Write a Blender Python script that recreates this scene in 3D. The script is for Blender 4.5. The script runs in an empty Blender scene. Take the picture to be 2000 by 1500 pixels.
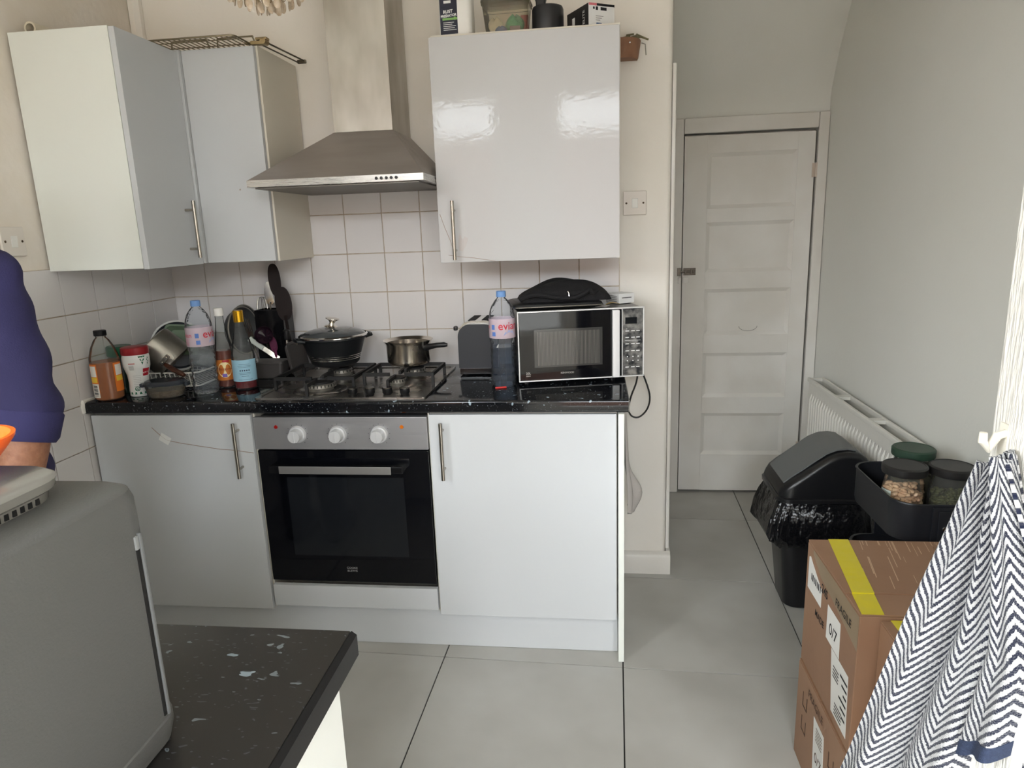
import bpy, bmesh, math, random
from mathutils import Matrix, Vector
import numpy as np
random.seed(7)
sc = bpy.context.scene
C = sc.collection
PI = math.pi

# ------------------------------------------------------------------ camera, sky, exposure
cam_d = bpy.data.cameras.new('camera')
cam_d.sensor_fit = 'HORIZONTAL'; cam_d.sensor_width = 36.0
cam_d.lens = 1334.1 / 2000 * 36.0
cam_d.clip_start = 0.02
cam = bpy.data.objects.new('camera', cam_d); C.objects.link(cam)
YAW, PITCH, ROLL = 0.1242, -0.2223, -0.0357
_F = Vector((-math.sin(YAW) * math.cos(PITCH), math.cos(YAW) * math.cos(PITCH), math.sin(PITCH)))
_R = Vector((math.cos(YAW), math.sin(YAW), 0)); _U = _R.cross(_F)
_R2 = _R * math.cos(ROLL) + _U * math.sin(ROLL); _U2 = -_R * math.sin(ROLL) + _U * math.cos(ROLL)
m = Matrix((( _R2.x, _U2.x, -_F.x, 1.7268), (_R2.y, _U2.y, -_F.y, -2.6588), (_R2.z, _U2.z, -_F.z, 1.4153), (0, 0, 0, 1)))
cam.matrix_world = m
sc.camera = cam

sc.view_settings.view_transform = 'Standard'
sc.view_settings.look = 'None'
sc.view_settings.gamma = 1.0
sc.view_settings.use_curve_mapping = False
sc.view_settings.exposure = 1.38
sc.cycles.max_bounces = 7; sc.cycles.diffuse_bounces = 4; sc.cycles.glossy_bounces = 3
sc.cycles.transparent_max_bounces = 10; sc.cycles.transmission_bounces = 3
sc.cycles.sample_clamp_indirect = 6.0

world = bpy.data.worlds.new('overcast_sky'); sc.world = world
world.use_nodes = True
wn = world.node_tree.nodes; wl = world.node_tree.links; wn.clear()
w_out = wn.new('ShaderNodeOutputWorld'); w_bg = wn.new('ShaderNodeBackground')
w_tc = wn.new('ShaderNodeTexCoord'); w_sep = wn.new('ShaderNodeSeparateXYZ'); w_rmp = wn.new('ShaderNodeValToRGB')
wl.new(w_tc.outputs['Generated'], w_sep.inputs[0]); wl.new(w_sep.outputs['Z'], w_rmp.inputs[0])
w_rmp.color_ramp.elements[0].position = 0.0; w_rmp.color_ramp.elements[0].color = (0.30, 0.31, 0.27, 1)   # ground and gardens
w_rmp.color_ramp.elements[1].position = 0.05; w_rmp.color_ramp.elements[1].color = (0.965, 0.99, 1.045, 1)    # even cloud
wl.new(w_rmp.outputs[0], w_bg.inputs[0]); wl.new(w_bg.outputs[0], w_out.inputs[0])
w_bg.inputs[1].default_value = 9.0

WINDOWS = [(0.20, 0.85, 0.9, 2.62), (1.38, 2.25, 0.40, 2.62), (2.60, 3.30, 0.40, 2.62)]   # rear wall openings: x0, x1, z0, z1
REAR_Y = -4.6
for (x0, x1, z0, z1) in WINDOWS:
    ld = bpy.data.lights.new('window_portal', 'AREA'); ld.shape = 'RECTANGLE'
    ld.size = x1 - x0; ld.size_y = z1 - z0; ld.cycles.is_portal = True
    lo = bpy.data.objects.new('window_portal', ld); C.objects.link(lo)
    lo.location = ((x0 + x1) / 2, REAR_Y - 0.06, (z0 + z1) / 2); lo.rotation_euler = (PI / 2, 0, 0)
SIDEWIN = (-4.35, -2.62, 0.85, 2.62)      # window in the left wall beyond the peninsula: y0, y1, z0, z1
ld = bpy.data.lights.new('window_portal', 'AREA'); ld.shape = 'RECTANGLE'
ld.size = SIDEWIN[3] - SIDEWIN[2]; ld.size_y = SIDEWIN[1] - SIDEWIN[0]; ld.cycles.is_portal = True
lo = bpy.data.objects.new('window_portal', ld); C.objects.link(lo)
lo.location = (-0.08, (SIDEWIN[0] + SIDEWIN[1]) / 2, (SIDEWIN[2] + SIDEWIN[3]) / 2); lo.rotation_euler = (0, -PI / 2, 0)

# ------------------------------------------------------------------ materials
def lin(c):
    out = []
    for v in c[:3]:
        v = v / 255.0
        out.append(v / 12.92 if v <= 0.04045 else ((v + 0.055) / 1.055) ** 2.4)
    return (*out, 1.0)
_M = {}
def mat(name, col, rough=0.5, metal=0.0, spec=0.5, bump=None, var=None, coat=0.0, trans=0.0, ior=1.45, stretch=None, rvar=None, sss=0.0, emit=None):
    """bump=(scale,strength,distance) var=(scale,second colour,amount)"""
    if name in _M: return _M[name]
    mt = bpy.data.materials.new(name); mt.use_nodes = True
    nt = mt.node_tree; b = nt.nodes['Principled BSDF']
    b.inputs['Base Color'].default_value = lin(col); b.inputs['Roughness'].default_value = rough
    b.inputs['Metallic'].default_value = metal; b.inputs['Specular IOR Level'].default_value = spec
    b.inputs['Coat Weight'].default_value = coat; b.inputs['Coat Roughness'].default_value = 0.05
    b.inputs['Transmission Weight'].default_value = trans; b.inputs['IOR'].default_value = ior
    if sss: b.inputs['Subsurface Weight'].default_value = sss; b.inputs['Subsurface Radius'].default_value = (0.01, 0.004, 0.002); b.inputs['Subsurface Scale'].default_value = 0.5
    if emit: b.inputs['Emission Color'].default_value = lin(emit[0]); b.inputs['Emission Strength'].default_value = emit[1]
    vec = None
    if bump or var or rvar:
        tc = nt.nodes.new('ShaderNodeTexCoord'); oi = nt.nodes.new('ShaderNodeObjectInfo')
        mp = nt.nodes.new('ShaderNodeMapping'); va = nt.nodes.new('ShaderNodeVectorMath'); va.operation = 'ADD'
        cmb = nt.nodes.new('ShaderNodeMath'); cmb.operation = 'MULTIPLY'; cmb.inputs[1].default_value = 37.0
        nt.links.new(oi.outputs['Random'], cmb.inputs[0])
        nt.links.new(tc.outputs['Object'], va.inputs[0]); nt.links.new(cmb.outputs[0], va.inputs[1])
        nt.links.new(va.outputs[0], mp.inputs[0])
        if stretch: mp.inputs['Scale'].default_value = stretch
        vec = mp.outputs[0]
    def noise(scale, detail=4):
        n = nt.nodes.new('ShaderNodeTexNoise'); n.inputs['Scale'].default_value = scale; n.inputs['Detail'].default_value = detail
        nt.links.new(vec, n.inputs['Vector']); return n
    if var:
        n = noise(var[0], 3); r = nt.nodes.new('ShaderNodeValToRGB')
        r.color_ramp.elements[0].position = 0.35; r.color_ramp.elements[1].position = 0.65
        r.color_ramp.elements[0].color = (0, 0, 0, 1); r.color_ramp.elements[1].color = (var[2],) * 3 + (1,)
        mx = nt.nodes.new('ShaderNodeMix'); mx.data_type = 'RGBA'
        mx.inputs['A'].default_value = lin(col); mx.inputs['B'].default_value = lin(var[1])
        nt.links.new(n.outputs['Fac'], r.inputs[0]); nt.links.new(r.outputs[0], mx.inputs['Factor'])
        nt.links.new(mx.outputs['Result'], b.inputs['Base Color'])
    if rvar:
        n = noise(rvar[0], 2); mr = nt.nodes.new('ShaderNodeMapRange')
        mr.inputs['From Min'].default_value = 0.3; mr.inputs['From Max'].default_value = 0.7
        mr.inputs['To Min'].default_value = rvar[1]; mr.inputs['To Max'].default_value = rvar[2]
        nt.links.new(n.outputs['Fac'], mr.inputs['Value']); nt.links.new(mr.outputs[0], b.inputs['Roughness'])
    if bump:
        n = noise(bump[0], 2); bp = nt.nodes.new('ShaderNodeBump')
        bp.inputs['Strength'].default_value = bump[1]; bp.inputs['Distance'].default_value = bump[2]
        nt.links.new(n.outputs['Fac'], bp.inputs['Height']); nt.links.new(bp.outputs[0], b.inputs['Normal'])
        if coat: nt.links.new(bp.outputs[0], b.inputs['Coat Normal'])
    _M[name] = mt
    return mt
def thin_glass(name, tint=(245, 248, 250), refl=0.18, rough=0.05, haze=0.0, hazecol=(220, 220, 220), bump=None):
    if name in _M: return _M[name]
    mt = bpy.data.materials.new(name); mt.use_nodes = True; nt = mt.node_tree; nt.nodes.clear()
    o = nt.nodes.new('ShaderNodeOutputMaterial'); t = nt.nodes.new('ShaderNodeBsdfTransparent'); g = nt.nodes.new('ShaderNodeBsdfGlossy')
    d = nt.nodes.new('ShaderNodeBsdfDiffuse'); m1 = nt.nodes.new('ShaderNodeMixShader'); m2 = nt.nodes.new('ShaderNodeMixShader')
    lw = nt.nodes.new('ShaderNodeLayerWeight'); lw.inputs['Blend'].default_value = refl
    t.inputs[0].default_value = lin(tint); g.inputs['Roughness'].default_value = rough; d.inputs[0].default_value = lin(hazecol)
    m1.inputs[0].default_value = haze
    nt.links.new(t.outputs[0], m1.inputs[1]); nt.links.new(d.outputs[0], m1.inputs[2])
    nt.links.new(lw.outputs['Fresnel'], m2.inputs[0]); nt.links.new(m1.outputs[0], m2.inputs[1]); nt.links.new(g.outputs[0], m2.inputs[2])
    if bump:
        tc = nt.nodes.new('ShaderNodeTexCoord'); n = nt.nodes.new('ShaderNodeTexNoise'); n.inputs['Scale'].default_value = bump[0]
        bp = nt.nodes.new('ShaderNodeBump'); bp.inputs['Strength'].default_value = bump[1]; bp.inputs['Distance'].default_value = 0.01
        nt.links.new(tc.outputs['Object'], n.inputs['Vector']); nt.links.new(n.outputs['Fac'], bp.inputs['Height'])
        nt.links.new(bp.outputs[0], g.inputs['Normal']); nt.links.new(bp.outputs[0], lw.inputs['Normal'])
    nt.links.new(m2.outputs[0], o.inputs[0]); _M[name] = mt
    return mt
def speckled(name, base, rough, streak=False):
    """black laminate with pale flakes"""
    mt = mat(name, base, rough)
    nt = mt.node_tree; b = nt.nodes['Principled BSDF']
    tc = nt.nodes.new('ShaderNodeTexCoord'); mp = nt.nodes.new('ShaderNodeMapping')
    nt.links.new(tc.outputs['Object'], mp.inputs[0])
    if streak: mp.inputs['Scale'].default_value = (0.45, 1.0, 1.0); mp.inputs['Rotation'].default_value = (0, 0, 0.35)
    cur = None
    prev = lin(base)
    wob = nt.nodes.new('ShaderNodeTexNoise'); wob.inputs['Scale'].default_value = 60; nt.links.new(mp.outputs[0], wob.inputs['Vector'])
    ad = nt.nodes.new('ShaderNodeMix'); ad.data_type = 'VECTOR'; ad.inputs['Factor'].default_value = 0.025
    nt.links.new(mp.outputs[0], ad.inputs['A']); nt.links.new(wob.outputs['Color'], ad.inputs['B'])
    for sc_, thr, keep, col in ((38, 0.20, 0.86, (138, 152, 160)), (95, 0.22, 0.80, (110, 118, 122)), (220, 0.25, 0.72, (74, 78, 82))):
        vo = nt.nodes.new('ShaderNodeTexVoronoi'); vo.inputs['Scale'].default_value = sc_
        nt.links.new(ad.outputs[1], vo.inputs['Vector'])
        lt = nt.nodes.new('ShaderNodeMath'); lt.operation = 'LESS_THAN'; lt.inputs[1].default_value = thr
        nt.links.new(vo.outputs['Distance'], lt.inputs[0])
        sp = nt.nodes.new('ShaderNodeSeparateXYZ'); nt.links.new(vo.outputs['Color'], sp.inputs[0])
        gt = nt.nodes.new('ShaderNodeMath'); gt.operation = 'GREATER_THAN'; gt.inputs[1].default_value = keep
        nt.links.new(sp.outputs[0], gt.inputs[0])
        mu = nt.nodes.new('ShaderNodeMath'); mu.operation = 'MULTIPLY'
        nt.links.new(lt.outputs[0], mu.inputs[0]); nt.links.new(gt.outputs[0], mu.inputs[1])
        mx = nt.nodes.new('ShaderNodeMix'); mx.data_type = 'RGBA'; mx.inputs['B'].default_value = lin(col)
        if cur is None: mx.inputs['A'].default_value = prev
        else: nt.links.new(cur, mx.inputs['A'])
        nt.links.new(mu.outputs[0], mx.inputs['Factor']); cur = mx.outputs['Result']
    nt.links.new(cur, b.inputs['Base Color'])
    return mt

PAINT = mat('cream_wall_paint', (241, 236, 228), 0.65, var=(2.2, (236, 229, 217), 0.8), bump=(40, 0.12, 0.01))
PAINT_L = mat('aged_cream_wall_paint', (233, 225, 215), 0.65, var=(6, (222, 210, 190), 0.5), bump=(40, 0.12, 0.01))
SAGE = mat('pale_grey_wall_paint', (230, 229, 222), 0.6, var=(1.2, (226, 225, 216), 0.8), bump=(60, 0.06, 0.01))
GLOSSW = mat('white_gloss_woodwork', (232, 229, 223), 0.4, bump=(30, 0.08, 0.01), var=(3, (216, 210, 200), 0.7))
JAMB = mat('white_brushed_gloss_paint', (236, 232, 222), 0.3, bump=(26, 0.5, 0.01), stretch=(6, 6, 1))
CEIL = mat('white_ceiling_paint', (236, 234, 226), 0.7)
GROUT_F = mat('dark_floor_grout', (40, 38, 36), 0.9)
GROUT_W = mat('beige_tile_grout', (204, 190, 170), 0.9, var=(30, (172, 152, 128), 0.8))
TILE = mat('white_glazed_tile', (222, 218, 216), 0.2, spec=0.4, bump=(12, 0.02, 0.02))
FLOORT = mat('grey_porcelain_tile', (186, 184, 178), 0.38, var=(3.2, (171, 168, 161), 0.9), bump=(60, 0.05, 0.005), rvar=(5, 0.28, 0.45))
CAB = mat('white_gloss_cabinet', (194, 196, 197), 0.5, spec=.3, coat=0.10, bump=(50, 0.02, 0.006))
CABM = mat('white_matt_cabinet', (222, 224, 216), 0.5, bump=(30, 0.03, 0.01))
CARC = mat('white_carcass_board', (216, 210, 196), 0.5)
STEEL = mat('brushed_steel', (190, 188, 184), 0.34, metal=.8, stretch=(1, 1, 60), rvar=(14, 0.22, 0.40))
STEELD = mat('stained_brushed_steel', (190, 186, 178), 0.36, metal=.85, stretch=(2.5, 2.5, 1), rvar=(5, 0.3, 0.46), var=(4, (160, 153, 142), 0.8))
STEELC = mat('grimy_canopy_steel', (160, 152, 147), 0.42, metal=0.6, stretch=(1, 2, 6), rvar=(5, 0.36, 0.46), var=(3, (146, 137, 131), 0.7))
CHROME = mat('polished_chrome', (225, 223, 219), 0.12, metal=1.0)
POLST = mat('polished_pan_steel', (222, 215, 205), 0.17, metal=1.0, rvar=(12, 0.10, 0.28))
HANDLE = mat('satin_nickel', (176, 170, 160), 0.26, metal=1.0)
BLKGL = mat('black_oven_glass', (9, 10, 14), 0.05, spec=0.5)
BLKGL2 = mat('smoked_window_glass', (26, 28, 31), 0.08)
BLKPL = mat('black_plastic', (20, 20, 22), 0.38)
BLKGP = mat('black_gloss_plastic', (16, 16, 18), 0.18)
CAST = mat('black_cast_iron', (24, 23, 23), 0.55, bump=(140, 0.2, 0.003))
GREYPL = mat('mid_grey_plastic', (96, 98, 98), 0.42, bump=(300, 0.15, 0.001))
DKGREY = mat('charcoal_grey_plastic', (86, 86, 84), 0.5, bump=(420, 0.25, 0.0008))
WHITEPL = mat('white_plastic', (232, 230, 224), 0.35)
WHITEPR = mat('white_print', (232, 232, 230), 0.6)
BLACKPR = mat('black_print', (22, 22, 24), 0.7)
DARKGAP = mat('dark_gap', (14, 13, 12), 0.9)
WORKTOP = speckled('black_flecked_laminate', (16, 17, 20), 0.09)
WORKTOP2 = speckled('worn_black_flecked_laminate', (40, 38, 36), 0.28, True)
EDGEBLK = mat('black_laminate_edging', (22, 22, 24), 0.32)

# ------------------------------------------------------------------ mesh helpers
class MB:
    def __init__(s): s.v = []; s.f = []; s.bev = False
    def add(s, v, f):
        o = len(s.v); s.v += [tuple(p) for p in v]; s.f += [tuple(i + o for i in q) for q in f]; return s
    def box(s, x0, x1, y0, y1, z0, z1, r=0.0, seg=2):
        if r <= 0:
            return s.add([(x0,y0,z0),(x1,y0,z0),(x1,y1,z0),(x0,y1,z0),(x0,y0,z1),(x1,y0,z1),(x1,y1,z1),(x0,y1,z1)],
                         [(0,3,2,1),(4,5,6,7),(0,1,5,4),(1,2,6,5),(2,3,7,6),(3,0,4,7)])
        s.bev = True
        bm = bmesh.new(); bmesh.ops.create_cube(bm, size=1.0)
        for v in bm.verts: v.co = ((x0+x1)/2 + v.co.x*(x1-x0), (y0+y1)/2 + v.co.y*(y1-y0), (z0+z1)/2 + v.co.z*(z1-z0))
        bmesh.ops.bevel(bm, geom=bm.edges[:], offset=r, segments=seg, profile=0.5, affect='EDGES')
        bm.verts.index_update()
        s.add([v.co[:] for v in bm.verts], [[v.index for v in f.verts] for f in bm.faces]); bm.free(); return s
    def loft(s, rings, cap0=True, cap1=True, closed=True):
        n = len(rings[0]); o = len(s.v)
        for r in rings: s.v += [tuple(p) for p in r]
        for k in range(len(rings) - 1):
            for i in range(n if closed else n - 1):
                j = (i + 1) % n
                s.f.append((o + k*n + i, o + k*n + j, o + (k+1)*n + j, o + (k+1)*n + i))
        if cap0: s.f.append(tuple(o + i for i in reversed(range(n))))
        if cap1: s.f.append(tuple(o + (len(rings)-1)*n + i for i in range(n)))
        return s
    def prism(s, poly, axis, a, b):
        """poly in the two other axes (x,y,z order), extruded along axis"""
        def P(p, t):
            return {'x': (t, p[0], p[1]), 'y': (p[0], t, p[1]), 'z': (p[0], p[1], t)}[axis]
        return s.loft([[P(p, a) for p in poly], [P(p, b) for p in poly]])
    def cyl(s, p0, p1, r0, r1=None, n=16):
        r1 = r0 if r1 is None else r1
        p0, p1 = Vector(p0), Vector(p1); d = (p1 - p0).normalized()
        a = d.orthogonal().normalized(); b = d.cross(a)
        ring = lambda p, r: [p + (a*math.cos(2*PI*i/n) + b*math.sin(2*PI*i/n))*r for i in range(n)]
        return s.loft([ring(p0, r0), ring(p1, r1)])
    def tube(s, path, r, n=8, closed=False):
        P = [Vector(p) for p in path]; m_ = len(P); rad = r if isinstance(r, (list, tuple)) else [r]*m_
        T = []
        for i in range(m_):
            if closed: t = P[(i+1) % m_] - P[i-1]
            else: t = P[min(i+1, m_-1)] - P[max(i-1, 0)]
            T.append(t.normalized())
        a = T[0].orthogonal().normalized(); rings = []
        for i in range(m_):
            a = (a - T[i]*a.dot(T[i])).normalized(); b = T[i].cross(a)
            rings.append([P[i] + (a*math.cos(2*PI*k/n) + b*math.sin(2*PI*k/n))*rad[i] for k in range(n)])
        if closed: return s.loft(rings + [rings[0]], False, False)
        return s.loft(rings)
    def lathe(s, prof, c=(0, 0, 0), n=32, cap0=True, cap1=True):
        return s.loft([[(c[0]+r*math.cos(2*PI*i/n), c[1]+r*math.sin(2*PI*i/n), c[2]+z) for i in range(n)] for r, z in prof], cap0, cap1)
    def ball(s, c, rx, ry=None, rz=None, n=12, k=8):
        ry = ry or rx; rz = rz or rx
        rings = []
        for j in range(1, k):
            t = PI*j/k - PI/2
            rings.append([(c[0]+rx*math.cos(t)*math.cos(2*PI*i/n), c[1]+ry*math.cos(t)*math.sin(2*PI*i/n), c[2]+rz*math.sin(t)) for i in range(n)])
        return s.loft(rings)
    def grid(s, fn, nu, nv):
        o = len(s.v)
        for j in range(nv + 1):
            for i in range(nu + 1): s.v.append(tuple(fn(i/nu, j/nv)))
        for j in range(nv):
            for i in range(nu):
                a = o + j*(nu+1) + i; s.f.append((a, a+1, a+nu+2, a+nu+1))
        return s
    def shell(s, fn, nu, nv, th):
        """closed thick sheet: fn(u,v) -> (point); offset along its normal"""
        P = [[Vector(fn(i/nu, j/nv)) for i in range(nu+1)] for j in range(nv+1)]
        N = [[None]*(nu+1) for _ in range(nv+1)]
        for j in range(nv+1):
            for i in range(nu+1):
                du = P[j][min(i+1, nu)] - P[j][max(i-1, 0)]; dv = P[min(j+1, nv)][i] - P[max(j-1, 0)][i]
                N[j][i] = du.cross(dv).normalized()
        o = len(s.v); W = nu + 1; H = nv + 1
        for sgn in (0.5, -0.5):
            for j in range(H):
                for i in range(W): s.v.append(tuple(P[j][i] + N[j][i]*th*sgn))
        for j in range(nv):
            for i in range(nu):
                a = o + j*W + i; s.f.append((a, a+1, a+W+1, a+W)); q = a + W*H; s.f.append((q, q+W, q+W+1, q+1))
        B = [j*W for j in range(H)]
        rim = [i for i in range(W)] + [j*W + nu for j in range(1, H)] + [nv*W + i for i in range(nu-1, -1, -1)] + [j*W for j in range(nv-1, 0, -1)]
        for k in range(len(rim)):
            a, b = o + rim[k], o + rim[(k+1) % len(rim)]; s.f.append((b, a, a + W*H, b + W*H))
        return s
    def xf(s, M, i0=0):
        for i in range(i0, len(s.v)): s.v[i] = tuple(M @ Vector(s.v[i]))
        return s
    def mesh(s, name, sharp=35):
        me = bpy.data.meshes.new(name); me.from_pydata(s.v, [], s.f)
        bm = bmesh.new(); bm.from_mesh(me); bmesh.ops.recalc_face_normals(bm, faces=bm.faces[:]); bm.to_mesh(me); bm.free()
        me.update()
        me.polygons.foreach_set('use_smooth', [True]*len(me.polygons))
        me.set_sharp_from_angle(angle=math.radians(sharp))
        return me
    def build(s, name, m_, parent=None, sharp=35):
        me = s.mesh(name, sharp); me.materials.append(m_)
        o = bpy.data.objects.new(name, me); C.objects.link(o)
        if parent: o.parent = parent
        if s.bev: o.modifiers.new('flat', 'WEIGHTED_NORMAL').keep_sharp = True
        return o
def thing(name, label, cat, loc=(0, 0, 0), rotz=0.0, group=None):
    o = bpy.data.objects.new(name, None); C.objects.link(o); o.empty_display_size = 0.05
    o.location = loc; o.rotation_euler = (0, 0, rotz); o['label'] = label; o['category'] = cat
    if group: o['group'] = group
    return o
def tag(o, label, cat, group=None, kind=None):
    o['label'] = label
    if cat: o['category'] = cat
    if group: o['group'] = group
    if kind: o['kind'] = kind
    return o
def struct(o):
    o['kind'] = 'structure'; return o
def at(o, loc, rotz=0.0):
    o.location = loc; o.rotation_euler = (0, 0, rotz); return o
def rrect(x0, x1, y0, y1, r, seg=5):
    pts = []
    for cx, cy, a in ((x1-r, y1-r, 0), (x0+r, y1-r, 90), (x0+r, y0+r, 180), (x1-r, y0+r, 270)):
        for k in range(seg + 1):
            t = math.radians(a + 90*k/seg); pts.append((cx + r*math.cos(t), cy + r*math.sin(t)))
    return pts
_TX = {}
def text_geo(s, size, bold=0.0):
    key = (s, size, bold)
    if key in _TX: return _TX[key]
    cu = bpy.data.curves.new('t', 'FONT'); cu.body = s; cu.size = size; cu.align_x = 'CENTER'; cu.align_y = 'CENTER'; cu.resolution_u = 3
    cu.offset = bold
    o = bpy.data.objects.new('t', cu); C.objects.link(o)
    dg = bpy.context.evaluated_depsgraph_get(); me = bpy.data.meshes.new_from_object(o.evaluated_get(dg))
    v = [q.co[:] for q in me.vertices]; f = [tuple(p.vertices) for p in me.polygons]
    bpy.data.objects.remove(o); bpy.data.meshes.remove(me); bpy.data.curves.remove(cu)
    _TX[key] = (v, f); return v, f
def text_flat(mb, s, size, o, xd, yd, bold=0.0):
    v, f = text_geo(s, size, bold); o = Vector(o); xd = Vector(xd); yd = Vector(yd)
    mb.add([o + xd*p[0] + yd*p[1] for p in v], f); return mb
def text_cyl(mb, s, size, r, a0, z, c=(0, 0), bold=0.0):
    v, f = text_geo(s, size, bold)
    mb.add([(c[0] + r*math.cos(a0 + p[0]/r), c[1] + r*math.sin(a0 + p[0]/r), z + p[1]) for p in v], f); return mb
def band(mb, r, a0, a1, z0, z1, c=(0, 0), n=16, rf=None, nz=1):
    """print wrapped on a round body; rf(z) gives the radius"""
    rf = rf or (lambda z: r)
    def fn(u, v):
        a = a0 + (a1-a0)*u; z = z0 + (z1-z0)*v; q = rf(z); return (c[0]+q*math.cos(a), c[1]+q*math.sin(a), z)
    return mb.grid(fn, n, nz)
def rot(axis, deg, piv=(0, 0, 0)):
    return Matrix.Translation(piv) @ Matrix.Rotation(math.radians(deg), 4, axis) @ Matrix.Translation(-Vector(piv))
def copy_tree(o, parent=None):
    c = o.copy(); C.objects.link(c); c.parent = parent
    for ch in list(o.children): copy_tree(ch, c)
    return c

# ------------------------------------------------------------------ the room
CH = 2.75
floor = struct(MB().box(-0.1, 3.7, REAR_Y - 0.1, 1.05, -0.08, -0.005).build('floor', GROUT_F))
def clip(poly, x0, x1, y0, y1):
    for ax, lim, sgn in ((0, x0, 1), (0, x1, -1), (1, y0, 1), (1, y1, -1)):
        out = []
        for i in range(len(poly)):
            a, b = poly[i-1], poly[i]; da, db = sgn*(a[ax]-lim), sgn*(b[ax]-lim)
            if (da >= 0) != (db >= 0):
                t = da/(da-db); out.append((a[0]+(b[0]-a[0])*t, a[1]+(b[1]-a[1])*t))
            if db >= 0: out.append(b)
        poly = out
        if len(poly) < 3: return []
    return poly
FP, FR = 0.602, -0.0307
fc, fs = math.cos(FR), math.sin(FR)
for i in range(-4, 4):
    for j in range(-8, 4):
        g = 0.0022
        q = [((i+a)*FP + (g if a == 0 else -g), (j+b)*FP + (g if b == 0 else -g)) for a, b in ((0, 0), (1, 0), (1, 1), (0, 1))]
        q = [(1.8103 + u*fc - v*fs, -0.6526 + v*fc + u*fs) for u, v in q]
        q = clip(q, 0.0, 3.6, REAR_Y, 1.0)
        if q: MB().prism(q, 'z', -0.005, 0.0).build('tile', FLOORT, floor)

def arc2(cx, cy, r, a0, a1, n=5):
    return [(cx + r*math.cos(math.radians(a0+(a1-a0)*k/n)), cy + r*math.sin(math.radians(a0+(a1-a0)*k/n))) for k in range(n+1)]
wall_back = struct(MB().prism([(-0.15, 1.02), (-0.15, 0.0)] + arc2(1.99, 0.02, 0.02, -90, 0) + [(2.01, 1.02)], 'z', 0.0, CH).build('wall_back', PAINT))
sy0, sy1, sz0, sz1 = SIDEWIN
wall_left = struct(MB().box(-0.15, 0.0, sy1, -0.0005, 0.0, CH).box(-0.15, 0.0, REAR_Y, sy0, 0.0, CH).box(-0.15, 0.0, sy0, sy1, 0.0, sz0).box(-0.15, 0.0, sy0, sy1, sz1, CH).build('wall_left', PAINT_L))
wall_right = struct(MB().box(2.832, 2.98, -1.66, 1.02, 0.0, CH).build('wall_right', SAGE))
wp = MB().box(2.0105, 2.16, 0.905, 1.02, 0, CH).box(2.786, 2.8315, 0.905, 1.02, 0, CH).box(2.16, 2.786, 0.905, 1.02, 1.836, CH).box(2.16, 2.786, 0.96, 1.02, 0, 1.836)
wall_passage = struct(wp.build('wall_passage', SAGE))
sl = [(0.905, 1.93), (0.903, 1.97), (0.895, 2.005), (0.878, 2.045), (0.852, 2.095), (0.824, 2.147), (0.765, 2.237), (0.70, 2.33), (0.405, 2.749), (0.904, 2.749)]
struct(MB().prism(sl, 'x', 2.0105, 2.8315).build('wall_soffit', SAGE))
struct(MB().box(-0.15, 3.75, REAR_Y, 1.02, CH, CH + 0.1).build('ceiling', CEIL))
# nib of wall with a painted door lining, where the opening to the next room is
nib = struct(MB().box(2.30, 3.6, -1.80, -1.6605, 0.0, CH).build('wall_nib', SAGE))
jm = struct(MB().box(2.283, 2.2995, -1.704, -1.660, 0.0, CH - 0.01, 0.003).box(2.277, 2.2995, -1.806, -1.7045, 0.0, CH - 0.01, 0.003).build('trim_1', JAMB))
struct(MB().box(3.6, 3.75, REAR_Y, -1.66, 0.0, CH).build('wall_side', PAINT))
wr = MB(); xs = 0.0
for (x0, x1, z0, z1) in WINDOWS:
    wr.box(xs, x0, REAR_Y - 0.12, REAR_Y, 0, CH); wr.box(x0, x1, REAR_Y - 0.12, REAR_Y, 0, z0); wr.box(x0, x1, REAR_Y - 0.12, REAR_Y, z1, CH); xs = x1
wr.box(xs, 3.6, REAR_Y - 0.12, REAR_Y, 0, CH)
struct(wr.build('wall_rear', PAINT))
PANE = thin_glass('window_pane', (250, 252, 252), 0.08, 0.0)
for k, (x0, x1, z0, z1) in enumerate(WINDOWS):
    f = MB(); t = 0.05
    for a in ((x0, x0+t, z0, z1), (x1-t, x1, z0, z1), (x0+t, x1-t, z0, z0+t), (x0+t, x1-t, z1-t, z1)):
        f.box(a[0], a[1], REAR_Y - 0.10, REAR_Y - 0.04, a[2], a[3])
    fo = struct(f.build('window_%d' % (k+1), WHITEPL))
    MB().box(x0+t, x1-t, REAR_Y - 0.075, REAR_Y - 0.065, z0+t, z1-t).build('pane', PANE, fo)

f = MB(); t = 0.05; ym = (sy0 + sy1) / 2
for a in ((sy0, sy0+t, sz0, sz1), (sy1-t, sy1, sz0, sz1), (ym-t/2, ym+t/2, sz0+t, sz1-t), (sy0+t, sy1-t, sz0, sz0+t), (sy0+t, sy1-t, sz1-t, sz1)):
    f.box(-0.11, -0.05, a[0], a[1], a[2], a[3])
fo = struct(f.build('window_4', WHITEPL))
for (p, q) in ((sy0+t, ym-t/2), (ym+t/2, sy1-t)): MB().box(-0.085, -0.075, p, q, sz0+t, sz1-t).build('pane', PANE, fo)

# yard outside the windows: paving, unseen brick walls added to block low sky light
BRICK = mat('red_brown_brick', (124, 92, 76), .85, var=(9, (98, 72, 60), .8))
struct(MB().box(-14, 16, -16, REAR_Y - .13, -.25, -.1).box(-14, -.16, REAR_Y - .13, 1, -.25, -.1).build('ground', mat('concrete_paving', (128, 126, 120), .9)))
struct(MB().box(-14, 16, -14.3, -14.0, -.1, 3.5).build('wall_skyblock_rear', BRICK))
struct(MB().box(-7.3, -7.0, -13.99, 1.0, -.1, 2.6).build('wall_skyblock_side', BRICK))

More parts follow.
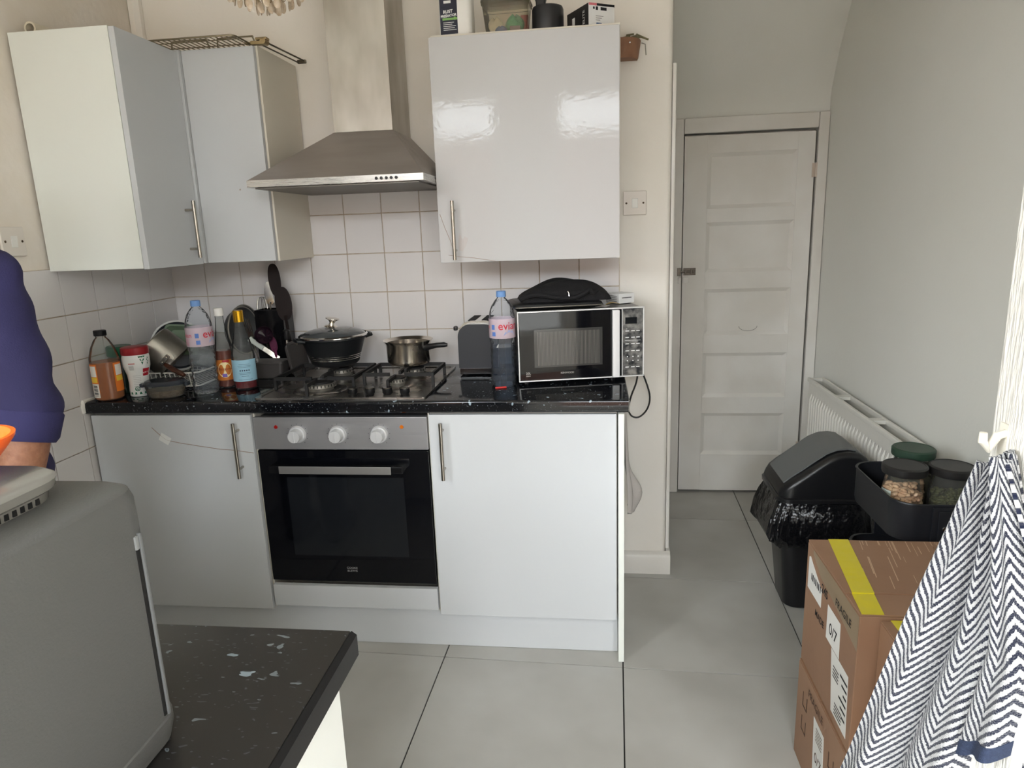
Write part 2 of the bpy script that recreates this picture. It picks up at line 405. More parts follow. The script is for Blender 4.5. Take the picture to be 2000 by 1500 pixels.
# glazed wall tiles
TP = 0.1518; ZC = 1.1914
tm = MB().box(-TP/2 + 0.0016, TP/2 - 0.0016, -0.004, 0.004, -TP/2 + 0.0016, TP/2 - 0.0016, 0.0012, 2).mesh('tile')
tm.materials.append(TILE)
def put_tile(parent, loc, rz=0.0, sx=1.0, sz=1.0):
    o = bpy.data.objects.new('tile', tm); C.objects.link(o); o.parent = parent
    o.modifiers.new('flat', 'WEIGHTED_NORMAL').keep_sharp = True
    o.location = loc; o.rotation_euler = (random.uniform(-.004, .004), 0, rz + random.uniform(-.004, .004)); o.scale = (sx, 1, sz)
MB().box(0.0, 12*TP, -0.006, 0.001, 0.86, ZC + TP).box(4*TP, 8*TP, -0.006, 0.001, ZC + TP, ZC + 3*TP).build('grout', GROUT_W, wall_back)
for i in range(12):
    for r in range(-2, 3):
        if r >= 1 and not 4 <= i <= 7: continue
        put_tile(wall_back, ((i+0.5)*TP, -0.0065, ZC + (r+0.5)*TP))
MB().box(-0.001, 0.006, -0.0104 - 14*TP, -0.0065, 0.0, ZC + TP).build('grout', GROUT_W, wall_left)
for i in range(14):
    for r in range(-8, 1):
        if r < -2 and i < 3: continue
        zb = ZC + r*TP; sz = 1.0; zc = zb + TP/2
        if zb < 0: sz = (zb + TP)/TP; zc = (zb + TP)/2
        if sz < 0.1: continue
        yc = -0.0104 - (i+0.5)*TP
        put_tile(wall_left, (0.0065, yc, zc), PI/2, 1.0, sz)
struct(MB().prism([(0, 0), (0.035, 0), (0.035, -0.02), (0.02, -0.035), (0, -0.035)], 'z', 2.045, CH - 0.01).build('trim_2', PAINT)).location = (0.002, -0.002, 0)
# skirting on the wall end and the doorway trim
sk = [(-0.001, 0.0), (-0.020, 0.0), (-0.020, 0.075), (-0.012, 0.088), (-0.001, 0.095)]
bb = struct(MB().prism(sk, 'x', 1.822, 2.028).build('baseboard_back', GLOSSW))
struct(MB().box(2.0115, 2.03, 0.0, 0.86, 0.0, 0.095, 0.004).build('baseboard_passage', GLOSSW))
struct(MB().box(2.011, 2.026, 0.02, 0.10, 0.096, 1.975, 0.004).build('trim_3', GLOSSW))
fr = MB()
fr.box(2.095, 2.162, 0.884, 0.9045, 0, 1.905, 0.006).box(2.783, 2.8305, 0.884, 0.9045, 0, 1.905, 0.006).box(2.1625, 2.7825, 0.884, 0.9045, 1.834, 1.905, 0.006)
fr.box(2.148, 2.1605, 0.9055, 0.958, 0, 1.8335).box(2.7855, 2.79, 0.9055, 0.958, 0, 1.8335)
struct(fr.build('trim_4', GLOSSW))

# five-panelled painted door
DY = 0.897
door = bpy.data.objects.new('door_1', None); C.objects.link(door); struct(door)
zs = [(0.212, 0.439), (0.525, 0.759), (0.853, 1.087), (1.170, 1.415), (1.480, 1.741)]
px0, px1 = 2.279, 2.695
lf = MB().box(2.1665, px0, DY, DY + 0.036, 0.012, 1.825, 0.002).box(px1, 2.7745, DY, DY + 0.036, 0.012, 1.822, 0.002)
zz = [0.012] + [z for p in zs for z in p] + [1.823]
for k in range(0, len(zz), 2): lf.box(px0, px1, DY, DY + 0.036, zz[k], zz[k+1])
lf.build('door_leaf', GLOSSW, door)
for (z0, z1) in zs:
    p = MB()
    a = [(px0, z0), (px1, z0), (px1, z1), (px0, z1)]; b = [(px0+.014, z0+.014), (px1-.014, z0+.014), (px1-.014, z1-.014), (px0+.014, z1-.014)]
    c = [(px0+.018, z0+.018), (px1-.018, z0+.018), (px1-.018, z1-.018), (px0+.018, z1-.018)]
    p.loft([[(x, DY+.003, z) for x, z in a], [(x, DY+.011, z) for x, z in b], [(x, DY+.013, z) for x, z in c]], False, True)
    p.build('panel', GLOSSW, door, 10)
h = MB().box(2.172, 2.232, DY - .004, DY, 1.160, 1.196, .001).box(2.140, 2.158, DY - .022, DY - .013, 1.158, 1.198, .002).cyl((2.145, DY - .012, 1.178), (2.228, DY - .012, 1.178), .005, n=10)
for x in (2.178, 2.205): h.box(x, x + .008, DY - .019, DY - .003, 1.166, 1.190, .002)
h.cyl((2.222, DY - .012, 1.178), (2.222, DY - .032, 1.178), .005, n=8)
h.build('bolt', mat('painted_bolt', (112, 106, 98), 0.3, metal=0.7), door)
MB().box(2.170, 2.198, DY - .012, DY, 1.122, 1.152, .002).box(2.144, 2.158, DY - .024, DY - .013, 1.120, 1.150, .002).build('latch', GLOSSW, door)
for z in (1.61, 0.22): MB().cyl((2.7805, DY - .008, z), (2.7805, DY - .008, z + .065), .006, n=10).box(2.764, 2.780, DY - .003, DY, z, z + .065).build('hinge', mat('painted_hinge', (200, 184, 168), 0.4), door)
MB().tube([(2.5 + .045*math.cos(t), DY + .010, 0.895 - .024*math.sin(t)) for t in [PI*k/10 for k in range(11)]], .0012, 5).build('scuff', mat('pencil_mark', (150, 146, 140), .7), door)

# switches
def switch(label, loc, rz):
    t = thing('light_switch', label, 'switch', loc, rz)
    pl = MB().box(-.043, .043, -.009, 0, -.043, .043, .003).build('plate', mat('switch_plastic', (224, 216, 206), .3), t)
    MB().box(-.011, .011, -.0125, -.009, -.017, .017, .001).xf(rot('X', 4)).build('rocker', WHITEPL, t)
    for x in (-.031, .031): MB().cyl((x, -.0096, 0), (x, -.0088, 0), .0038, n=12).build('screw', mat('brass_screw', (66, 52, 36), .4, metal=.6), t)
switch('white single switch on wall right of the large cabinet', (1.878, -0.001, 1.495), 0)
switch('white single switch at left edge above the tiles', (0.001, -0.765, 1.432), PI/2)

# radiator
t = thing('radiator', 'white ribbed panel radiator on the wall beside the door', 'radiator', (2.7, 0.0, 0.0))
WR = mat('white_radiator_enamel', (224, 221, 212), .35)
ry0, ry1, rz0, rz1 = -0.44, 0.64, 0.13, 0.665
def ribbed(x, s):
    mb = MB(); n = 32; prof = []
    for k in range(n):
        y = ry0 + .03 + (ry1-ry0-.06)*k/n; w = (ry1-ry0-.06)/n
        prof += [(y, 0), (y + w*.30, 0), (y + w*.42, -.009*s), (y + w*.88, -.009*s)]
    prof.append((ry1-.03, 0)); prof = [(ry0, 0)] + prof + [(ry1, 0)]
    rows = [(rz0, 0), (rz0+.035, 0), (rz0+.06, 1), (rz1-.075, 1), (rz1-.05, 0), (rz1, 0)]
    mb.grid(lambda u, v: (x - (-prof[int(round(u*(len(prof)-1)))][1])*rows[int(round(v*5))][1] + 0, prof[int(round(u*(len(prof)-1)))][0], rows[int(round(v*5))][0]), len(prof)-1, 5)
    return mb
ribbed(0.034, 1).build('front_panel', WR, t, 20)
MB().box(0.092, 0.098, ry0, ry1, rz0, rz1).build('back_panel', WR, t)
gr = MB().box(0.024, 0.040, ry0, ry1, rz1, rz1+.020, .004).box(0.088, 0.100, ry0, ry1, rz1, rz1+.020, .004)
for k in range(4):
    y = ry0 + (ry1-ry0)*k/3; gr.box(0.0405, 0.0875, max(ry0, y-.02), min(ry1, y+.02), rz1+.004, rz1+.017)
gr.build('top_grille', WR, t)
for y in (ry0, ry1-.004): MB().box(0.036, 0.092, y, y+.004, rz0, rz1).build('side_cover', WR, t)
for y in (ry0+.15, ry1-.15): MB().box(.0985, .131, y-.02, y+.02, rz0+.05, rz1-.05).build('bracket', WR, t)
for y in (ry0+.03, ry1-.03): MB().tube([(.066, y, rz0), (.066, y, 0.0)], .008, 8).build('pipe', WR, t)

# ------------------------------------------------------------------ kitchen units
def bar_handle(parent, x, y, z0, z1, out, name='handle'):
    """vertical bar handle; out = unit vector away from the door"""
    o = Vector(out); p = Vector((x, y, 0)); q = p + o*.032
    mb = MB().cyl((q.x, q.y, z0), (q.x, q.y, z1), .0062, n=12)
    zc = (z0+z1)/2; d = (z1-z0)*.34
    for z in (zc-d, zc+d): mb.cyl((p.x, p.y, z), (q.x, q.y, z), .0045, n=10)
    mb.build(name, HANDLE, parent)
CRACK = mat('cracked_foil_edge', (150, 128, 112), .5)
TAPE = mat('clear_tape', (226, 226, 222), .12)
# base unit left of the oven
t = thing('base_cabinet', 'white base cabinet left of the oven, its door cracked across', 'cabinet', (0.0, 0.0, 0.0))
MB().box(0.022, 0.592, -0.580, -0.012, 0.141, 0.854).build('body', CARC, t)
d = MB().box(0.022, 0.5935, -0.600, -0.5815, 0.139, 0.848, .0015).build('door', CAB, t)
bar_handle(d, 0.548, -0.600, 0.638, 0.828, (0, -1, 0))
cr = MB(); path = [(.239, .806), (.262, .782), (.286, .762), (.33, .752), (.40, .741), (.474, .730), (.53, .726), (.592, .717)]
cr.tube([(x, -.6003, z) for x, z in path], .0011, 5); cr.build('crack', CRACK, d)
MB().box(.262, .300, -.6012, -.6002, .752, .780).xf(rot('Y', 32, (.28, 0, .765))).build('tape', TAPE, d)
# oven housing
t = thing('oven_cabinet', 'white oven housing with a plain panel beneath the oven', 'cabinet', (0.0, 0.0, 0.0))
MB().box(0.5945, 0.5995, -0.58, -0.012, 0.141, 0.854).box(1.1895, 1.1935, -0.58, -0.012, 0.141, 0.854).box(0.6, 1.189, -0.58, -0.012, 0.145, 0.16).build('body', CARC, t)
MB().box(0.603, 1.190, -0.600, -0.5815, 0.155, 0.234, .0015).build('panel', CAB, t)
# oven
t = thing('oven', 'built-in electric oven with black glass door and steel controls', 'oven', (0.0, 0.0, 0.0))
MB().box(0.612, 1.176, -0.568, -0.03, 0.246, 0.836).build('body', mat('galvanised_case', (110, 110, 110), .5, metal=.8), t)
cp = MB().box(0.597, 1.188, -0.592, -0.569, 0.727, 0.838, .002).build('control_panel', mat('oven_panel_steel', (168, 167, 168), .36, metal=.65, stretch=(1, 30, 30), rvar=(8, .3, .42)), t)
for x in (0.748, 0.887, 1.027):
    k = MB().cyl((x, -.592, .779), (x, -.600, .779), .030, .027, n=28).cyl((x, -.600, .779), (x, -.624, .779), .022, .020, n=28).box(x-.0025, x+.0025, -.6255, -.600, .779-.019, .779+.019, .001)
    k.build('knob', mat('silver_knob', (206, 206, 206), .3, metal=.25), cp)
    tk = MB()
    for a in range(-140, 141, 28): tk.cyl((x + .036*math.sin(math.radians(a)), -.5922, .779 + .036*math.cos(math.radians(a))), (x + .036*math.sin(math.radians(a)), -.5926, .779 + .036*math.cos(math.radians(a))), .0012, n=6)
    tk.build('dial_mark', BLACKPR, cp)
for x, c_ in ((0.676, (150, 22, 18)), (1.104, (196, 104, 24))):
    MB().cyl((x, -.592, .805), (x, -.5945, .805), .0065, .006, n=14).build('indicator', mat('indicator_%d' % c_[0], c_, .2), cp)
od = MB().box(0.600, 1.186, -0.588, -0.569, 0.246, 0.722, .002).build('door', BLKGL, t)
MB().box(0.692, 1.096, -0.5888, -0.5876, 0.344, 0.628).build('window', BLKGL2, od)
hd = MB().box(0.654, 1.108, -0.632, -0.606, 0.657, 0.681, .003).box(0.656, 0.680, -0.606, -0.588, 0.659, 0.679).box(1.082, 1.106, -0.606, -0.588, 0.659, 0.679)
hd = hd.build('handle', BLKGP, od)
MB().box(0.690, 1.070, -0.6345, -0.6315, 0.656, 0.682, .001).build('handle_cover', mat('handle_alu', (186, 184, 182), .38, metal=.9), od)
lg = MB(); text_flat(lg, 'COOKE', .011, (.892, -.5885, .299), (1, 0, 0), (0, 0, 1)); text_flat(lg, '&LEWIS', .011, (.892, -.5885, .288), (1, 0, 0), (0, 0, 1)); lg.build('logo', mat('grey_print', (150, 150, 150), .6), od)
# base unit right of the oven
t = thing('base_cabinet', 'white base cabinet under the microwave, right of the oven', 'cabinet', (0.0, 0.0, 0.0))
MB().box(1.196, 1.794, -0.580, -0.012, 0.141, 0.854).build('body', CARC, t)
d = MB().box(1.1965, 1.7915, -0.600, -0.5815, 0.139, 0.848, .0015).build('door', CAB, t)
bar_handle(d, 1.241, -0.600, 0.638, 0.828, (0, -1, 0))
tag(MB().box(1.7965, 1.8145, -0.623, -0.001, 0.0, 0.8545, .001).build('end_panel', CABM), 'white end panel closing the right side of the base cabinets', 'panel')
tag(MB().box(0.008, 1.7955, -0.567, -0.551, 0.001, 0.139, .001).build('plinth', CAB), 'long white kickboard along the floor under the base cabinets', 'plinth')
wt = MB().prism([(-0.001, .856), (-.606, .856), (-.610, .860)] + [(-.600 + -.010*math.cos(math.radians(a)), .886 + .010*math.sin(math.radians(a))) for a in (0, 30, 60, 90)] + [(-0.001, .896)], 'x', 0.009, 1.828)
t = thing('worktop', 'glossy black flecked worktop running along the tiled back wall', 'worktop', (0, 0, 0))
wt.build('slab', WORKTOP, t, 25)
MB().box(1.8285, 1.8305, -.609, -.004, .857, .896).build('end_strip', mat('worn_metal_edging', (120, 118, 114), .35, metal=.8), t)
sl_ = MB().tube([(.0085, -.612, .860), (.0075, -.614, .880), (.0095, -.611, .897), (.012, -.55, .899), (.010, -.4, .8985), (.010, -.2, .8985)], [.008, .010, .009, .005, .004, .004], 8)
sl_.build('sealant', mat('white_sealant', (232, 228, 218), .5, bump=(60, .4, .01)), t)

# wall units
t = thing('wall_cabinet', 'large white glossy wall cabinet right of the extractor hood', 'cabinet', (0, 0, 0))
MB().box(1.209, 1.814, -.312, -.0105, 1.312, 2.032, .001).build('body', CARC, t)
d = MB().box(1.206, 1.811, -.332, -.3135, 1.312, 2.022, .0015).build('door', mat('white_high_gloss_door', (190, 189, 188), .5, spec=.3, coat=.30, bump=(70, .03, .006)), t)
bar_handle(d, 1.262, -.332, 1.322, 1.515, (0, -1, 0))
cr = MB().tube([(x, -.3323, z) for x, z in ((1.212, 1.474), (1.226, 1.43), (1.243, 1.386), (1.258, 1.334))], .0008, 5).tube([(x, -.3323, z) for x, z in ((1.235, 1.338), (1.262, 1.332), (1.32, 1.326), (1.395, 1.313))], .0008, 5)
cr.build('crack', CRACK, d)
MB().prism([(1.272, 1.352), (1.284, 1.349), (1.296, 1.366), (1.306, 1.392), (1.292, 1.398), (1.286, 1.388), (1.276, 1.410), (1.270, 1.380)], 'y', -.3328, -.3322).build('tape', mat('aged_tape', (186, 180, 177), .3), d)
t = thing('wall_cabinet', 'narrow white wall cabinet on the back wall left of the hood', 'cabinet', (0, 0, 0))
MB().box(.344, .622, -.312, -.0105, 1.336, 2.040, .001).build('body', mat('cream_carcass_board', (222, 215, 200), .5), t)
d = MB().box(.362, .616, -.332, -.3135, 1.337, 2.036, .0015).build('door', CAB, t)
MB().box(.3345, .3605, -.3435, -.3135, 1.337, 2.036).build('filler', CAB, t)
MB().tube([(.515, -.3323, 1.585), (.513, -.3325, 1.580)], .002, 6).build('chip', CRACK, d)
t = thing('wall_cabinet', 'white wall cabinet on the left wall with its side panel facing us', 'cabinet', (0, 0, 0))
MB().box(.0105, .3310, -.648, -.0105, 1.336, 2.034, .001).build('body', CABM, t)
d = MB().box(.3335, .3525, -.650, -.345, 1.334, 2.030, .0015).build('door', CAB, t)
bar_handle(d, .3525, -.415, 1.358, 1.548, (1, 0, 0))
# extractor hood
t = thing('extractor_hood', 'stainless steel chimney extractor hood over the gas hob', 'extractor hood', (0, 0, 0))
r_ = MB().box(.625, 1.204, -.500, -.012, 1.575, 1.597, .001); r_.build('rim', STEEL, t)
x0, x1, y0 = .627, 1.202, -.498
MB().loft([[(x0, y0, 1.5972), (x1, y0, 1.5972), (x1, -.012, 1.5972), (x0, -.012, 1.5972)], [(.836, -.252, 1.762), (1.048, -.252, 1.762), (1.048, -.012, 1.762), (.836, -.012, 1.762)]]).build('canopy', STEELC, t, 20)
MB().box(.838, 1.046, -.250, -.012, 1.7625, CH - .001, .001).build('chimney', STEELD, t)
for x in (1.054, 1.070, 1.086, 1.102, 1.118): MB().cyl((x, -.5005, 1.586), (x, -.5035, 1.586), .0048, n=12).build('button', BLKPL, t)
MB().box(.645, 1.185, -.485, -.03, 1.570, 1.5745).build('filter', mat('grease_filter', (120, 116, 110), .5, metal=.7), t)

# ------------------------------------------------------------------ hob, pans
t = thing('gas_hob', 'stainless steel four-burner gas hob set into the worktop', 'hob', (0, 0, 0.8962))
HS = mat('hob_steel', (176, 172, 167), .24, metal=.95, rvar=(9, .16, .34), var=(5, (130, 122, 114), .8))
pl = MB()
o_ = [(x, y) for x, y in rrect(.607, 1.187, -.586, -.074, .012)]; i_ = [(x, y) for x, y in rrect(.622, 1.172, -.571, -.089, .010)]
pl.loft([[(x, y, 0) for x, y in o_], [(x, y, .006) for x, y in o_], [(x, y, .006) for x, y in i_], [(x, y, .003) for x, y in i_]])
pl.build('plate', HS, t)
BURN = [(.785, -.455, .056), (.772, -.215, .042), (1.055, -.215, .042), (1.045, -.400, .030)]
for x, y, r in BURN:
    dish = MB().lathe([(r+.038, .0032), (r+.030, .0075), (r+.012, .0065), (r+.006, .004)], (x, y, 0), 36); dish.build('spill_dish', HS, t)
    b = MB().lathe([(r*.8, .004), (r*.85, .014), (r, .016), (r, .026), (r*.92, .029)], (x, y, 0), 36).build('burner', mat('burner_alloy', (150, 146, 138), .45, metal=.8), t)
    if r > .05: c_ = MB().lathe([(r*.86, .0292), (r*.88, .036), (r*.60, .0375), (r*.55, .031)], (x, y, 0), 36)
    else: c_ = MB().lathe([(r*.9, .0292), (r*.92, .035), (r*.4, .037)], (x, y, 0), 30)
    c_.build('burner_cap', CAST, b)
    sl = MB()
    for k in range(28 if r > .05 else 18):
        a = 2*PI*k/(28 if r > .05 else 18); sl.box(r-.002, r+.0008, -.0016, .0016, .019, .027).xf(Matrix.Translation((x, y, 0)) @ Matrix.Rotation(a, 4, 'Z'), len(sl.v)-8)
    sl.build('flame_port', DARKGAP, b)
for (gx0, gx1, bs) in ((.624, .905, (0, 1)), (.925, 1.170, (3, 2))):
    g = MB()
    def bar(p, q, w=.0045):
        p = Vector(p); q = Vector(q); d = (q-p).normalized(); n = Vector((-d.y, d.x, 0))*w
        g.loft([[p-n+Vector((0,0,.036)), p+n+Vector((0,0,.036)), p+n+Vector((0,0,.048)), p-n+Vector((0,0,.048))], [q-n+Vector((0,0,.036)), q+n+Vector((0,0,.036)), q+n+Vector((0,0,.048)), q-n+Vector((0,0,.048))]])
    def leg(x, y): g.box(x-.005, x+.005, y-.005, y+.005, .0035, .047, .0015)
    for k in bs:
        x, y, r = BURN[k]
        for dx, dy in ((1, 0), (-1, 0), (0, 1), (0, -1)):
            ex = (gx1 if dx > 0 else gx0) if dx else x; ey = y + dy*(.115)
            ey = max(-.566, min(-.094, ey)) if dy else y
            bar((x + dx*.028, y + dy*.028, 0), (ex, ey, 0)); leg(ex, ey)
    ym = (BURN[bs[0]][1] + BURN[bs[1]][1])/2
    for x in (gx0, gx1): bar((x, BURN[bs[0]][1], 0), (x, BURN[bs[1]][1], 0))
    g.build('pan_support', CAST, t)
for x in (.927, .987, 1.046, 1.105):
    k = MB().lathe([(.013, .003), (.0145, .007), (.0165, .010), (.0165, .024), (.015, .026)], (x, -.530, 0), 28).build('knob', BLKPL, t)
    MB().lathe([(.0168, .0235), (.0170, .0255), (.0145, .0275), (.004, .0278)], (x, -.530, 0), 28).build('knob_cap', mat('dark_chrome', (120, 116, 112), .25, metal=1), k)
ZP = .9445
t = thing('casserole_pot', 'black non-stick casserole pot with silver rings and glass lid', 'pot', (.757, -.225, ZP))
PB = mat('black_pan_enamel', (24, 26, 28), .42, bump=(200, .15, .002))
MB().lathe([(.0, .001), (.076, .0), (.088, .010), (.113, .090), (.119, .100), (.126, .103), (.126, .107), (.112, .106), (.106, .088), (.08, .012), (.0, .010)], n=48, cap0=False, cap1=False).build('bowl', PB, t)
for z in (.026, .033, .040):
    r = .088 + (z-.010)*.3125 + .0006; MB().lathe([(r, z-.0009), (r+.0008, z), (r, z+.0009)], n=48, cap0=False, cap1=False).build('ring', CHROME, t)
ld = MB().lathe([(.122, .1085), (.118, .116), (.100, .126), (.070, .134), (.03, .139), (.004, .1395)], n=48, cap0=False).build('lid', mat('smoked_lid_glass', (70, 74, 76), .06, spec=.8), t)
MB().lathe([(.121, .1075), (.1265, .1085), (.1265, .112), (.121, .1165)], n=48, cap0=False, cap1=False).build('lid_rim', CHROME, ld)
kn = MB().lathe([(.027, .139), (.024, .143), (.012, .147), (.009, .156), (.014, .164), (.025, .170), (.025, .173), (.002, .1735)], n=28)
kn.xf(Matrix.Translation((0, 0, .16)) @ Matrix.Rotation(math.radians(12), 4, 'Y') @ Matrix.Translation((0, 0, -.16))); kn.build('lid_knob', POLST, ld)
for s_ in (-1, 1):
    hm = MB().tube([(s_*.112, -.035, .098), (s_*.136, -.030, .102), (s_*.142, 0, .103), (s_*.136, .030, .102), (s_*.112, .035, .098)], .006, 8)
    hm.xf(Matrix.Rotation(math.radians(35), 4, 'Z')); hm.build('lug_handle', PB, t)
t = thing('saucepan', 'shiny steel saucepan with black handle on the right burner', 'saucepan', (1.042, -.225, ZP))
MB().lathe([(.0, .0), (.070, .0), (.076, .004), (.080, .014), (.082, .075), (.091, .087), (.092, .0885), (.080, .078), (.077, .014), (.070, .006), (.0, .005)], n=48, cap0=False, cap1=False).build('body', POLST, t)
MB().tube([(.074, -.036, .062), (.090, -.046, .068), (.118, -.050, .0735), (.146, -.050, .075), (.158, -.049, .074)], [.012, .011, .0095, .0095, .006], 12).build('handle', BLKPL, t)

# ------------------------------------------------------------------ things on the left end of the worktop
W = .8965
CLEAR = thin_glass('clear_pet', (249, 251, 253), .13, .06, .05, (214, 220, 226), (70, .5))
GLASSB = thin_glass('clear_bottle_glass', (248, 250, 248), .15, .03, .04, (214, 214, 214))
# cider vinegar
t = thing('vinegar_bottle', 'glass bottle of cloudy amber vinegar with black cap by the tiled wall', 'bottle', (.076, -.560, W))
prof = [(.040, 0), (.0455, .006), (.0460, .02), (.0460, .140), (.0445, .150), (.036, .180), (.024, .204), (.0155, .214), (.0155, .224)]
MB().lathe(prof, n=40, cap1=False).build('bottle', GLASSB, t)
MB().lathe([(.039, .003), (.0445, .008), (.0448, .02), (.0448, .132)], n=40).build('vinegar', mat('amber_vinegar', (158, 92, 52), .25, sss=.0), t)
MB().lathe([(.0185, .219), (.0195, .221), (.0195, .236), (.018, .2375)], n=28).build('cap', mat('black_cap', (10, 10, 11), .5), t)
for a0, nm in ((-112, 0), (0, 1)):
    lb = MB(); a = math.radians(a0); band(lb, .0464, a-.42, a+.42, .030, .128); o1 = lb.build('label', mat('orange_label', (226, 120, 40), .5), t)
    lb = MB(); band(lb, .0467, a-.30, a+.34, .086, .122); lb.build('label_panel', mat('white_label', (226, 220, 210), .5), o1)
    lb = MB(); band(lb, .0467, a-.30, a+.34, .066, .084); lb.build('label_stripe', mat('yellow_label', (236, 196, 60), .5), o1)
    if nm == 0:
        lb = MB(); band(lb, .0468, a-.30, a+.40, .014, .062); lb.build('label_panel', mat('white_label', (226, 220, 210), .5), o1)
        bc = MB()
        for k in range(9): band(bc, .0470, a-.12, a+.28, .020 + .0042*k, .020 + .0042*k + (.0026 if k % 3 else .0014), n=4)
        bc.build('barcode', BLACKPR, o1)
t = thing('jar', 'dark jar with a green screw lid half hidden behind the vinegar', 'jar', (.054, -.452, W))
MB().lathe([(.036, 0), (.039, .01), (.039, .125), (.035, .132)], n=28).build('body', mat('dark_green_jar', (20, 40, 30), .3), t)
MB().lathe([(.040, .1325), (.041, .135), (.041, .164), (.038, .167)], n=28).build('lid', mat('green_lid', (18, 84, 56), .35), t)
t = thing('jar', 'white waisted plastic jar with a red lid and green band', 'jar', (.152, -.506, W), math.radians(-54))
def jr(z):
    pts = [(0, .033), (.012, .0345), (.05, .0325), (.075, .034), (.105, .0425), (.135, .0435), (.146, .041)]
    for (a, b), (c, d) in zip(pts, pts[1:]):
        if z <= c: return b + (d-b)*(z-a)/(c-a)
    return pts[-1][1]
MB().lathe([(.030, 0)] + [(jr(z/1000), z/1000) for z in range(2, 147, 6)], n=36).build('body', mat('white_jar_plastic', (228, 228, 224), .28), t)
ld = MB().lathe([(.0435, .1465), (.0445, .149), (.0435, .170), (.040, .172)], n=40).build('lid', mat('red_lid', (150, 34, 40), .4), t)
def jband(a0, a1, z0, z1, m_, nm='label', nz=4, e=.0004):
    mb = MB(); band(mb, 0, math.radians(a0), math.radians(a1), z0, z1, rf=lambda z: jr(z)+e, n=14, nz=nz); mb.build(nm, m_, t)
GRN = mat('green_print', (16, 104, 70), .45); REDP = mat('red_print', (176, 24, 40), .45)
jband(-180, 180, .010, .018, GRN, 'band')
jband(24, 62, .072, .098, REDP, 'brand_panel')
lb = MB(); r = jr(.085)+.0008; text_cyl(lb, 'Qarshi', .012, r, math.radians(43), .086); lb.build('brand_text', WHITEPR, t)
mb = MB(); mb.add([(( jr(z)+.0006)*math.cos(math.radians(a)), (jr(z)+.0006)*math.sin(math.radians(a)), z) for a, z in ((8, .142), (24, .142), (40, .142), (32, .128), (24, .112), (16, .128))], [(0, 5, 1), (1, 5, 4), (1, 4, 3), (1, 3, 2)]); mb.build('emblem', GRN, t)
mb = MB(); rr_ = jr(.13)+.0012
mb.tube([(rr_*math.cos(math.radians(24)+.20*math.cos(q)), rr_*math.sin(math.radians(24)+.20*math.cos(q)), .131+.0075*math.sin(q)) for q in [math.radians(x) for x in range(-200, 20, 20)]], .0013, 5); mb.build('crescent', WHITEPR, t)
mb = MB()
for k in range(4): band(mb, jr(.13)+.0006, math.radians(46+4*(k % 2)), math.radians(50+4*(k % 2)), .113+.006*k, .118+.006*k, n=2)
mb.build('leaf_mark', GRN, t)
mb = MB(); band(mb, 0, math.radians(-36), math.radians(-8), .1165, .1195, rf=lambda z: jr(z)+.0005, n=5)
mb.build('script_text', mat('red_text', (190, 70, 66), .5), t)
mb = MB()
for k in range(5): band(mb, 0, math.radians(-36), math.radians(-14), .096+.0035*k, .0975+.0035*k, rf=lambda z: jr(z)+.0005, n=5)
mb.build('small_print', mat('grey_text', (140, 138, 136), .6), t); mb = MB()
for k in range(7): band(mb, 0, math.radians(-30), math.radians(12), .038+.006*k, .0388+.006*k, rf=lambda z: jr(z)+.0005, n=6)
mb.build('small_print', mat('grey_text', (140, 138, 136), .6), t)
mb = MB(); rr_ = jr(.028)+.0006
mb.tube([(rr_*math.cos(math.radians(-14)+.21*math.cos(q)), rr_*math.sin(math.radians(-14)+.21*math.cos(q)), .029+.0072*math.sin(q)) for q in [2*PI*k/20 for k in range(20)]], .0011, 5, True)
for da, h_ in ((-.09, .004), (0, .0065), (.09, .004)): band(mb, rr_, math.radians(-14)+da-.025, math.radians(-14)+da+.025, .024, .026+h_, n=2)
mb.build('round_mark', GRN, t)
# food tub
t = thing('food_tub', 'low clear plastic food tub with grey lid and brown food', 'tub', (.262, -.528, W), math.radians(10))
def ell(rx, ry, z, n=40): return [(rx*math.cos(2*PI*i/n)*(1+.06*abs(math.sin(4*PI*i/n))), ry*math.sin(2*PI*i/n)*(1+.06*abs(math.sin(4*PI*i/n))), z) for i in range(n)]
MB().loft([ell(.052, .036, 0), ell(.058, .040, .004), ell(.066, .046, .046)], True, False).build('body', thin_glass('hazy_tub', (214, 212, 206), .2, .15, .18, (170, 168, 160)), t)
MB().loft([ell(.050, .034, .003), ell(.056, .038, .008), ell(.060, .042, .026)]).build('food', mat('brown_food', (150, 124, 92), .8, bump=(180, .8, .01), var=(60, (120, 92, 62), .8)), t)
ldm = MB().loft([ell(.070, .049, .044), ell(.071, .050, .050), ell(.066, .046, .053), ell(.062, .042, .058), ell(.02, .014, .0585)])
ldm.box(-.082, -.068, -.012, .012, .036, .050, .003).box(.068, .080, -.012, .012, .036, .050, .003)
ldm.build('lid', thin_glass('grey_tub_lid', (120, 124, 132), .25, .1, .45, (86, 90, 98)), t)

